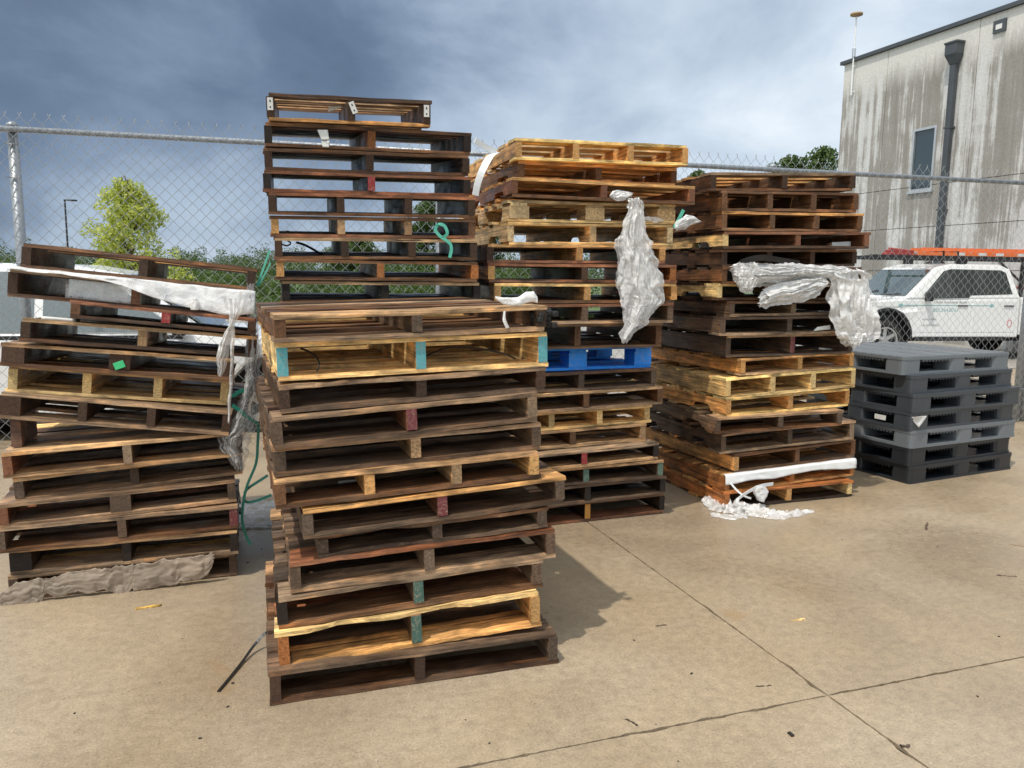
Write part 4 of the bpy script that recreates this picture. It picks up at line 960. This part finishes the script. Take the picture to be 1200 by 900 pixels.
def film(name, stack, rows, off, m, label, seed=1, layers=2, nu=46, nv=90, deep=.022, jag=1.2, horiz=False):
    """loose film: overlapping pleated sheets inside an outline given row by row (or column by column)"""
    v = []; f = []; K = len(rows); (x0_, y0_), ang = PLANES[stack]
    n_ = Vector((math.sin(RAD(ang)), -math.cos(RAD(ang)), 0))
    for L in range(layers):
        rr = random.Random(seed * 10 + L); base = len(v)
        a0, a1 = (0, 1) if L == 0 else sorted((rr.uniform(0, .35), rr.uniform(.6, 1)))
        b0, b1 = (0, 1) if L == 0 else (rr.uniform(.05, .3), rr.uniform(.7, .97))
        for j in range(nv + 1):
            t_ = (b0 + (b1 - b0) * j / nv) * (K - 1); i = min(int(t_), K - 2); w = t_ - i
            c, lo, hi = (rows[i][k] * (1 - w) + rows[i + 1][k] * w for k in range(3))
            wd = hi - lo
            e = lambda q: noise.noise((q + seed, t_ * 1.3, L)) * 2.2 + noise.noise((q, t_ * 4.5 + seed, L)) * 1.0 + noise.noise((q, t_ * 13., L)) * .5
            lo_, hi_ = lo + wd * a0 + jag * e(1.7) * min(1, wd / 18), lo + wd * a1 + jag * e(8.2) * min(1, wd / 18)
            for k in range(nu + 1):
                u = k / nu
                pl = 0.
                for fr, am in ((3, 1.), (7, .5), (15, .2)):
                    pl += am * (.40 - abs(noise.noise((u * fr + noise.noise((u * 2, t_ * .7, seed)) * 1.1, t_ * (.16 + .006 * fr), seed + L * 3.3))) * 2)
                px_ = lo_ + (hi_ - lo_) * u; amp = deep * (.35 + .65 * min(1, wd / 30))
                py_ = c + (noise.noise((u * 6, seed, L + 2.)) * 5 + noise.noise((u * 17, seed, L)) * 2.5 if j in (0, nv) else 0)
                p = onp(stack, py_, px_, off + L * .012) if horiz else onp(stack, px_, py_, off + L * .012)
                p = p + n_ * (pl * amp + .6 * deep * math.sin(math.pi * u))
                v.append(crumple(p, .006, 18, seed + L))
        f += [(base + j * (nu + 1) + k, base + (j + 1) * (nu + 1) + k, base + (j + 1) * (nu + 1) + k + 1, base + j * (nu + 1) + k + 1) for j in range(nv) for k in range(nu)]
    return tag(obj(name, mesh(name, v, f, [m], smooth=True)), label, 'plastic film')
def ground_film(name, pts, m, label, seed, high=.05, nu=26, nv=80):
    """crumpled film lying on the ground: pts (x px, y px, half width m)"""
    v = []; f = []; K = len(pts)
    for j in range(nv + 1):
        t_ = j / nv * (K - 1); i = min(int(t_), K - 2); w = t_ - i
        g = ground(pts[i][0], pts[i][1]).lerp(ground(pts[i + 1][0], pts[i + 1][1]), w); hw = pts[i][2] * (1 - w) + pts[i + 1][2] * w
        d_ = (ground(*pts[min(i + 1, K - 1)][:2]) - ground(*pts[i][:2])).normalized(); s_ = Vector((-d_.y, d_.x, 0))
        for k in range(nu + 1):
            u = k / nu * 2 - 1
            ww = hw * (1 + .5 * noise.noise((t_ * 2.2, seed, 1 if u > 0 else 5)) + .3 * noise.noise((t_ * 7, seed, 2 if u > 0 else 6)))
            z_ = (1 - abs(u) ** 3) * high * min(1, hw / .05) * (.25 + 1.1 * abs(noise.noise((u * 2.6, t_ * 1.7, seed))) + .5 * abs(noise.noise((u * 5, t_ * 2.5, seed))))
            v.append(crumple(g + s_ * u * ww + Vector((0, 0, .004 + z_)), .006, 22, seed))
    for q_ in v: q_.z = max(q_.z, .003)
    f = [(j * (nu + 1) + k, (j + 1) * (nu + 1) + k, (j + 1) * (nu + 1) + k + 1, j * (nu + 1) + k + 1) for j in range(nv) for k in range(nu)]
    return tag(obj(name, mesh(name, v, f, [m], smooth=True)), label, 'plastic film')
def secs_y(stack, rows, off, depth):
    """horizontal slices of a hanging film: (py, px left, px right)"""
    out = []
    for k, (py, xl, xr) in enumerate(rows):
        a, b = onp(stack, xl, py, off), onp(stack, xr, py, off); dp = depth[k] if isinstance(depth, (list, tuple)) else depth
        n_ = Vector((math.sin(RAD(PLANES[stack][1])), -math.cos(RAD(PLANES[stack][1])), 0))
        out.append(((a + b) / 2, (b - a) / 2, n_ * dp))
    return out

film('hanging_film', 'middle', [(232, 737, 750), (236, 735, 754), (246, 736, 755), (262, 731, 757), (280, 728, 762), (295, 727, 768), (312, 726, 773), (330, 724, 778), (345, 726, 782), (356, 728, 776), (368, 729, 764), (380, 730, 757), (392, 727, 742), (401, 727, 735)], .155, FILM_BAG, 'crumpled white plastic film hanging down the stack with the blue pallet', 2, 3)
film('hanging_film', 'middle', [(272, 729, 736), (280, 722, 740), (290, 720, 741), (305, 724, 742), (320, 722, 742), (330, 722, 741), (336, 727, 737)], .14, FILM_CLEAR, 'small clear flap on the left of the big hanging plastic film', 4, 2, 24, 40, .025, .8)
# film folded over the right stack and the bag beside it
def secs_x(stack, rows, off, depth):
    out = []
    for px, y0, y1 in rows:
        a, b = onp(stack, px, y0, off), onp(stack, px, y1, off); n_ = Vector((math.sin(RAD(PLANES[stack][1])), -math.cos(RAD(PLANES[stack][1])), 0))
        out.append(((a + b) / 2, (a - b) / 2, n_ * depth))
    return out
film('folded_film', 'right', [(857, 311, 317), (864, 308, 332), (874, 307, 340), (884, 308, 337), (896, 309, 336), (912, 309, 336), (930, 309, 332), (950, 310, 329), (972, 311, 327), (988, 312, 326), (996, 315, 322)], .055, FILM_WHITE, 'white plastic film folded along the front of the right wooden stack', 6, 3, 34, 90, .035, 1.2, True)
film('folded_film', 'right', [(888, 347, 360), (896, 338, 361), (908, 333, 358), (922, 330, 357), (938, 327, 354), (952, 325, 350), (962, 325, 343), (968, 328, 336)], .07, FILM_WHITE, 'lower sagging fold of white film on the right wooden stack', 8, 3, 30, 60, .028, 1., True)
film('folded_film', 'right', [(308, 866, 884), (316, 862, 892), (326, 863, 890), (336, 866, 886), (343, 868, 880)], .085, FILM_BAG, 'loose crumpled film corner at the left end of the folded film', 9, 2, 26, 36, .03, 1.4)
film('plastic_bag', 'right', [(316, 984, 1012), (320, 976, 1019), (330, 973, 1024), (350, 973, 1027), (370, 974, 1029), (388, 977, 1030), (396, 981, 1028), (401, 987, 1016), (406, 993, 1000)], .085, FILM_BAG, 'white plastic bag hanging at the right corner of the right wooden stack', 11, 3, 46, 70, .045, 1.)
ribbon('black_hose', [onp('right', 868, 308, .03), onp('right', 880, 304, .05), onp('right', 895, 302, .05), onp('right', 915, 305, .05), onp('right', 935, 308, .03)], .03, BLACK_STRAP, 'black rubber strip on top of the folded film in the right stack', 'rubber strip', .012)
# film over the second tilted pallet of the left stack
Pm, Wd, D, h = PAL['left'][1]
ML = Pm.matrix_world.copy()
def drape(u, v):
    low = [.012, .012, .014, .012, .016, .02, .03, .05, .07, .085, .10, .11, .12, .115, .10]
    t_ = u * (len(low) - 1); i = min(int(t_), len(low) - 2); L = low[i] + (low[i + 1] - low[i]) * (t_ - i)
    x = -Wd / 2 - .012 + u * (Wd + .03)
    if v < .5: return (x, -D / 2 + .32 * (1 - v / .5) - .008, h + .012 - .005 * (v / .5))
    w = (v - .5) / .5
    return (x, -D / 2 - .012 - .02 * w, h + .008 - L * w)
grid('draped_film', drape, 70, 22, FILM_BAG, 'dirty white film draped over the second tilted pallet of the leftmost stack', 'plastic film', .006, 15, 3, M=ML)
grid('clear_film', lambda u, v: (-Wd / 2 + .21 + u * .30, -D / 2 + .02, h - .02 - v * .085), 14, 8, FILM_CLEAR, 'clear film filling the opening under the draped white film, leftmost stack', 'plastic film', .006, 18, 5, M=ML)
film('film_strip', 'left', [(350, 262, 294), (362, 264, 288), (372, 268, 279), (381, 269, 275), (390, 263, 274), (402, 257, 270), (420, 254, 267), (432, 254, 264), (441, 256, 261)], .05, FILM_BAG, 'twisted strip of white film hanging at the right end of the leftmost stack', 9, 2, 20, 70, .018, .8)
film('film_strip', 'left', [(385, 270, 275), (410, 270, 274.5), (440, 269, 273), (470, 267, 271), (496, 267, 269)], .06, FILM_BAG, 'thin hanging strand of film at the right front edge of the leftmost stack', 12, 1, 8, 60, .008, .5)
film('hanging_film', 'left', [(333, 288, 297), (345, 286, 300), (370, 288, 302), (400, 289, 306), (425, 288, 307), (445, 287, 303), (465, 284, 301), (485, 276, 303), (500, 262, 301), (512, 254, 297), (525, 258, 291), (538, 268, 289), (549, 276, 286)], -.06, FILM_CLEAR, 'crumpled clear wrap hanging down the right side of the leftmost stack', 13, 3, 36, 100, .05, 1.6)
g0 = ground(304, 606)
grid('clear_film', lambda u, v: (g0.x - .14 + .30 * u - .10 * v, g0.y - .26 + .55 * v + .05 * u, .006 + .012 * abs(noise.noise((u * 5, v * 6, 2)))), 24, 24, FILM_CLEAR, 'clear plastic film lying on the concrete between the leftmost and the front stack', 'plastic film', .004, 22, 15)
# torn paper round the bottom pallet of the left stack
o = film('torn_paper', 'left', [(0, 697, 709), (8, 690, 711), (20, 683, 712), (34, 680, 711), (44, 678, 710), (50, 677, 706), (53, 677, 694), (64, 675, 700), (78, 672, 697), (91, 670, 694), (106, 668, 695), (120, 667, 691), (131, 665, 692), (136, 664, 698), (148, 663, 697), (155, 662, 690), (158, 661, 693), (172, 659, 690), (190, 657, 687), (206, 655, 684), (214, 654, 681), (232, 651, 679), (243, 650, 676), (247, 649, 668), (250, 649, 659)], -.012, PAPER, 'torn grey brown paper wrapped along the front of the bottom left pallet', 7, 1, 22, 160, .004, 1.3, True)
o['category'] = 'paper'; sm = o.modifiers.new('thickness', 'SOLIDIFY'); sm.thickness = .002
# white paper and cardboard pieces
def card(name, corners, m, label, cat, amp=.002, seed=3, nu=8, nv=6, thick=.0015):
    a, b, c, d_ = (Vector(p) for p in corners)
    return grid(name, lambda u, v: a.lerp(b, u).lerp(d_.lerp(c, u), v), nu, nv, m, label, cat, amp, 20, seed, thick=thick)
Pq, Wq, Dq, hq = PAL['left'][3]; MQ = Pq.matrix_world
card('white_sheet', [MQ @ Vector((-Wq / 2 + x, -Dq / 2 + y, hq + .012)) for x, y in ((.07, .02), (.20, .02), (.20, .12), (.07, .12))], WHITE_PAPER, 'white foam sheet on the left corner of a tilted pallet in the leftmost stack', 'sheet', .001, thick=.014)
card('white_paper', [onp('left', x, y, -.30) for x, y in ((4, 634), (30, 630), (42, 620), (7, 624))], WHITE_PAPER, 'cream paper pieces tucked in the left end of the leftmost stack', 'paper')
card('white_paper', [onp('front', x, y, -.28) for x, y in ((397, 574), (436, 566), (434, 557), (396, 560))], WHITE_PAPER, 'white paper roll inside the four stringer pallet of the front stack', 'paper', .004)
card('foam_piece', [onp('tall', x, y, .015) for x, y in ((377, 164), (386, 164), (384, 152), (372, 152))], WHITE_PAPER, 'white foam piece hanging over the second pallet of the tallest stack', 'foam', .001, thick=.02)
card('foam_piece', [onp('tall', x, y, .012) for x, y in ((378, 172), (386, 172), (386, 165), (377, 165))], WHITE_PAPER, 'small crumpled foam bit just below the hanging foam piece', 'foam', .004, thick=.01)
tg = PAL['tall'][0]; h0 = tg[3]
for x, rz_ in ((-tg[1] / 2 + .015, 0), (.012, 22), (tg[1] / 2 - .018, 0)):
    b = MB().box((-.013, -.003, -.028), (.013, 0, .028)); b.box((-.003, -.0036, .008), (.003, -.0031, .018), 1); b.box((-.003, -.0036, -.018), (.003, -.0031, -.010), 1)
    b.build('label_tag', [WHITE_PAPER, BLACK_PLASTIC], tg[0], loc=(x, -tg[2] / 2 - .001, h0 * .60), rot=(0, RAD(-rz_), 0))
card('white_paper', [onp('tall', x, y, -.04) for x, y in ((385, 131), (402, 126), (400, 124), (385, 125))], WHITE_PAPER, 'white paper scrap stuck in the topmost pallet of the tallest stack', 'paper')
# white tape on top of the front stack
F0 = PAL['front'][0]; M0 = F0[0].matrix_world; W0, D0, H0 = F0[1:]
loft('crumpled_tape', [(M0 @ Vector((x, -D0 / 2 + .02, H0 + z_)), Vector((0, .012, 0)), Vector((0, .004, r_))) for x, z_, r_ in ((.29, .035, .003), (.32, .020, .010), (.35, .016, .013), (.38, .018, .014), (.41, .030, .018), (.44, .034, .016), (.455, .020, .010))], FILM_WHITE, 'crumpled white tape lying on the right end of the front stack', 'tape', .004, 25, 3, 14, 24)
ribbon('white_strap', [M0 @ Vector(p) for p in ((.315, -D0 / 2 - .006, H0 - .015), (.312, -D0 / 2 - .012, H0 - .045), (.325, -D0 / 2 - .010, H0 - .075))], .012, WHITE_STRAP, 'short white strap end hanging below the tape on the front stack')
b = MB()
for k in range(26):
    rr = random.Random(k); c = Vector((W0 / 2 + .0 + rr.uniform(-.045, .035), -D0 / 2 + rr.uniform(-.004, .06), H0 * rr.uniform(.20, .82)))
    b.box(c - Vector((.012, .012, .011)), c + Vector((.012, .012, .011)), 0, None)
ch = b.build('charred_block', [plain('charcoal', (.010, .009, .009), .6, 0, .6, 60., .8)], bevel=.006); ch.matrix_world = M0.copy()
tag(ch, 'charred black cracked wood end at the top right of the front stack', 'wood block')
# straps
ribbon('white_strap', [onp('middle', 557, 229, .30), onp('middle', 560, 214, .30), onp('middle', 566, 198, .28), onp('middle', 574, 184, .22), onp('middle', 582, 179, .10)], .035, WHITE_STRAP, 'wide white strap curving down the left side of the yellow topped stack', wdir=(.8, .5, .2))
ribbon('white_strap', [onp('middle', 582, 178, .10), onp('middle', 572, 174, .14), onp('middle', 563, 169, .18), onp('middle', 557, 164, .2)], .03, WHITE_STRAP, 'free end of the wide white strap sticking up beside the yellow topped stack', wdir=(.3, .2, .9))
ribbon('green_strap', [onp('left', x, y, -.10) for x, y in ((303, 497), (302, 520), (300, 543), (290, 568), (285, 590), (284, 612), (290, 632), (294, 638))], .013, GREEN_STRAP, 'dark green strap hanging down in the gap beside the front stack', wdir=(1, .2, 0))
ribbon('green_strap', [onp('left', x, y, -.12) for x, y in ((314, 557), (300, 566), (290, 573), (286, 580), (288, 588), (300, 587), (318, 580))], .013, GREEN_STRAP, 'green strap loop near the ground between the leftmost and front stack', wdir=(.2, .2, 1))
ribbon('green_strap', [onp('left', x, y, -.05) for x, y in ((272, 465), (281, 459), (290, 457))], .018, GREEN_STRAP, 'short green strap end at the upper right side of the leftmost stack')
ribbon('green_strap', [onp('left', x, y, -.05) for x, y in ((272, 475), (281, 481), (291, 490), (302, 496))], .018, GREEN_STRAP, 'short green strap end just below the other, right of the leftmost stack')
ribbon('mint_strap', [onp('left', x, y, -.30) for x, y in ((316, 293), (311, 308), (306, 322), (301, 335))], .010, MINT_STRAP, 'thin mint strap hanging on the fence between the leftmost and tallest stack', wdir=(1, .2, 0))
ribbon('mint_strap', [onp('left', x, y, -.30) for x, y in ((317, 308), (310, 322), (303, 335))], .008, MINT_STRAP, 'second thin mint strap crossing the first beside the tallest stack', wdir=(1, .2, 0))
ribbon('mint_strap', [onp('tall', x, y, .03) for x, y in ((527, 302), (529, 291), (526, 284), (516, 277), (510, 269), (514, 263), (521, 265), (524, 274), (518, 279))], .016, MINT_STRAP, 'curled mint green strap on the right part of the tallest stack', wdir=(.9, .3, .4))
ribbon('black_strap', [onp('tall', x, y, -.3) for x, y in ((382, 301), (370, 294), (357, 287), (347, 284))], .012, BLACK_STRAP, 'black strap inside the four stringer pallet of the tallest stack')
ribbon('black_strap', [onp('tall', x, y, -.02) for x, y in ((330, 286), (336, 288), (341, 285), (337, 282), (331, 276), (336, 271), (340, 272))], .007, BLACK_STRAP, 'thin curled black strap at the left end of the tallest stack')
gz = [Vector(p) for p in (ground(256, 810, .004), ground(270, 793, .006), ground(285, 774, .01), ground(298, 756, .03), ground(311, 742, .06), ground(326, 736, .07))]
ribbon('black_strap', gz, .011, BLACK_STRAP, 'black strap lying on the concrete at the lower left of the front stack', wdir=(.8, .3, .2))
F1 = PAL['front'][1]; M1 = F1[0].matrix_world
ribbon('black_strap', [M1 @ Vector((x, -F1[2] / 2 + y, z_)) for x, y, z_ in ((.03, .10, .045), (.13, .12, .075), (.24, .10, .07), (.33, .06, .05), (.37, .04, .03))], .007, BLACK_STRAP, 'thin black strap inside the right half of the teal ended pallet')
ribbon('black_strap', [M1 @ Vector((x, -F1[2] / 2 + y, z_)) for x, y, z_ in ((-.40, .09, .10), (-.36, .06, .08), (-.345, .04, .05), (-.355, .03, .025))], .007, BLACK_STRAP, 'thin black strap inside the left half of the teal ended pallet')
ribbon('mint_strap', [onp('right', x, y, .22) for x, y in ((790, 267), (795, 258), (801, 246))], .02, MINT_STRAP, 'mint strap end sticking up beside the wide block pallet', wdir=(.8, .3, .3))
for k, (x, z_, s_) in enumerate(((-.15, .03, .012), (.0, .045, .014))): pass
gt = PAL['left'][4]
MB().box((-.022, -.003, -.018), (.022, 0, .014)).build('green_tag', [GREEN_TAG], gt[0], loc=(-.0, -gt[2] / 2 - .004, gt[3] * .38), rot=(0, RAD(-25), 0), bevel=.004)
loft('film_scrap', secs_y('left', [(350, 226, 230), (354, 224, 232), (360, 223, 233), (363, 224, 232)], .01, .015), FILM_WHITE, 'small grey film lump on a board in the leftmost stack', 'plastic film', .004, 30, 21, 12, 10)
film('film_scrap', 'middle', [(714, 228, 231), (718, 224, 234), (725, 223, 236), (733, 224, 234), (741, 226, 229)], .05, FILM_BAG, 'small film scrap just above the top of the big hanging film', 23, 2, 14, 24, .02, .8, True)
film('film_scrap', 'middle', [(752, 255, 258), (760, 254, 260), (768, 254, 261), (778, 257, 260)], .02, FILM_BAG, 'small white film scrap inside the wide block pallet beside the hanging film', 24, 1, 10, 24, .015, .6, True)
film('film_scrap', 'right', [(790, 266, 270), (795, 258, 270), (803, 252, 268), (811, 253, 264), (818, 258, 261)], .36, FILM_BAG, 'white film scrap on the left shoulder of the right wooden stack', 25, 2, 16, 26, .03, .8, True)
PB = PAL['middle'][10]; MBm = PB[0].matrix_world
grid('clear_film', lambda u, v: (.22 + u * .27, -PB[2] / 2 - .008 + .10 * (1 - v), PB[3] + .006 - .02 * v * v), 16, 8, FILM_CLEAR, 'clear film on the right corner of the blue pallet', 'plastic film', .004, 20, 31, M=MBm)
# yellow green scraps in the dark openings of the middle stack
SCRAP = plain('lime_scrap', (.36, .50, .16), .6)
for k, (x, y, w_, lab) in enumerate(((660, 373, 8, 'left'), (691, 371, 12, 'right'))):
    card('lime_scrap', [onp('middle', x - w_ / 2, y + 2, -.25), onp('middle', x + w_ / 2, y + 2, -.25), onp('middle', x + w_ / 2 - 1, y - 3, -.25), onp('middle', x - w_ / 2 + 1, y - 2, -.25)], SCRAP, f'{"smaller" if k == 0 else "larger"} lime green scrap deep inside the stack with the blue pallet', 'scrap', .003, k)
card('white_paper', [onp('right', x, y, .0) for x, y in ((953, 388), (973, 386), (973, 381), (958, 383))], WHITE_PAPER, 'white printed card in a dark pallet beside the white bag', 'paper')
card('white_paper', [onp('right', x, y, .0) for x, y in ((975, 289), (997, 289), (997, 283), (975, 284))], WHITE_PAPER, 'white card in the pallet with the yellow left stringer', 'paper')
card('cloth_scrap', [(KC.x + .01, KC.y - .012, .50), (KC.x + .10, KC.y + .025, .50), (KC.x + .03, KC.y - .006, .42), (KC.x - .02, KC.y + .03, .49)], FILM_WHITE, 'white cloth scrap caught at the corner of the grey plastic pallets', 'cloth', .006)
# white strip, strands and film at the foot of the right stack
PR = PAL['right'][16]; MR = PR[0].matrix_world; WR, DR, HR = PR[1:]
def strip(u, v):
    low = [.062, .060, .052, .050, .056, .060, .055, .050, .045, .040, .040, .046, .055, .060, .062]
    t_ = u * 14; i = min(int(t_), 13); L = low[i] + (low[i + 1] - low[i]) * (t_ - i)
    x = -WR / 2 - .01 + u * (WR + .015)
    if v < .2: return (x, -DR / 2 + .02 - .03 * v / .2, HR + .004)
    w = (v - .2) / .8
    return (x, -DR / 2 - .010 - .004 * w, HR + .002 - L * w)
grid('white_strip', strip, 60, 8, WHITE_STRAP, 'white plastic strip along the front of the second lowest pallet, right stack', 'plastic strip', .004, 13, 41, M=MR)
R = lambda x, y, o=.03: onp('right', x, y, o)
ribbon('white_strap', [R(856, 566), R(864, 575, .05), R(872, 581, .07), R(880, 584, .06)], .012, WHITE_STRAP, 'short white strand hanging from the left end of the white strip', wdir=(.4, .2, .8))
ribbon('white_strap', [R(906, 567), R(890, 570, .06), R(874, 578, .1), R(864, 586, .13), ground(857, 594, .03)], .022, WHITE_STRAP, 'long white strand curving from the white strip down to the ground', wdir=(.3, .1, .9))
loft('film_scrap', secs_y('right', [(570, 886, 896), (575, 884, 899), (581, 886, 897), (587, 889, 893)], .06, .025), FILM_BAG, 'grey crumpled film knot hanging under the white strip', 'plastic film', .008, 24, 43, 16, 14)
ground_film('crumpled_film', [(822, 590, .03), (832, 590, .07), (846, 595, .10), (860, 597, .14), (874, 598, .15), (888, 602, .10), (905, 606, .06), (922, 606, .04), (938, 603, .025), (953, 600, .012)], FILM_BAG, 'crumpled white film lying on the concrete in front of the right stack', 45, .05)
ground_film('crumpled_film', [(832, 602, .015), (842, 605, .04), (855, 607, .05), (868, 606, .02)], FILM_BAG, 'small torn film bits in front of the larger crumpled film', 47, .02, 14, 30)
# debris on the concrete
CHIP = wood_material('chip_wood')
for k, (x, y, L, w_, a, c_, lab) in enumerate(((174, 712, .10, .018, 25, (.55, .36, .10), 'yellowish wood chip on the concrete in front of the leftmost stack'), (1086, 617, .15, .014, 60, (.07, .05, .04), 'dark wood stick on the concrete at the right'),
        (1180, 675, .09, .008, -10, (.08, .06, .05), 'thin dark splinter on the concrete near the right edge'), (935, 727, .07, .012, 20, (.55, .40, .2), 'small pale wood chip in the middle of the open concrete'), (1195, 640, .09, .006, -30, (.16, .11, .07), 'brown twig on the concrete at the right edge'),
        (895, 804, .06, .005, 5, (.05, .04, .03), 'thin dark splinter left of the joint crossing'), (740, 847, .05, .006, -50, (.05, .04, .03), 'dark splinter on the near concrete left of the long joint'), (1061, 875, .03, .014, 0, (.07, .05, .04), 'dark leaf bit near the bottom right on the concrete'),
        (275, 600, .12, .010, 35, (.02, .02, .02), 'black stick on the clear film between two stacks'), (775, 733, .05, .006, 15, (.06, .05, .04), 'tiny dark splinter right of the front stack shadow'))):
    p = ground(x, y); o = obj('wood_chip', board_mesh(L, w_ * .8, w_ * .35, k % 4), None, (p.x, p.y, w_ * .18), (0, 0, RAD(a))); o.color = (*c_, 1); tag(o, lab, 'wood chip', 'wood bits on the concrete')
b = MB(); rng = random.Random(11)
for k in range(50):
    p = ground(rng.uniform(-150, 1350), 560 + 400 * rng.random() ** .8)
    r = rng.uniform(.0012, .0035) * (1.7 if rng.random() < .06 else 1); M = Matrix.Translation((p.x, p.y, r * .6)) @ Matrix.Rotation(rng.uniform(0, 3), 4, 'Z')
    b.box((-r * rng.uniform(.8, 2.4), -r, -r * .6), (r * rng.uniform(.8, 2.4), r, r * .5), rng.randrange(2), M)
tag(b.build('grit', [JOINT_DIRT, plain('pale_grit', (.42, .36, .27), .9)]), kind='stuff')
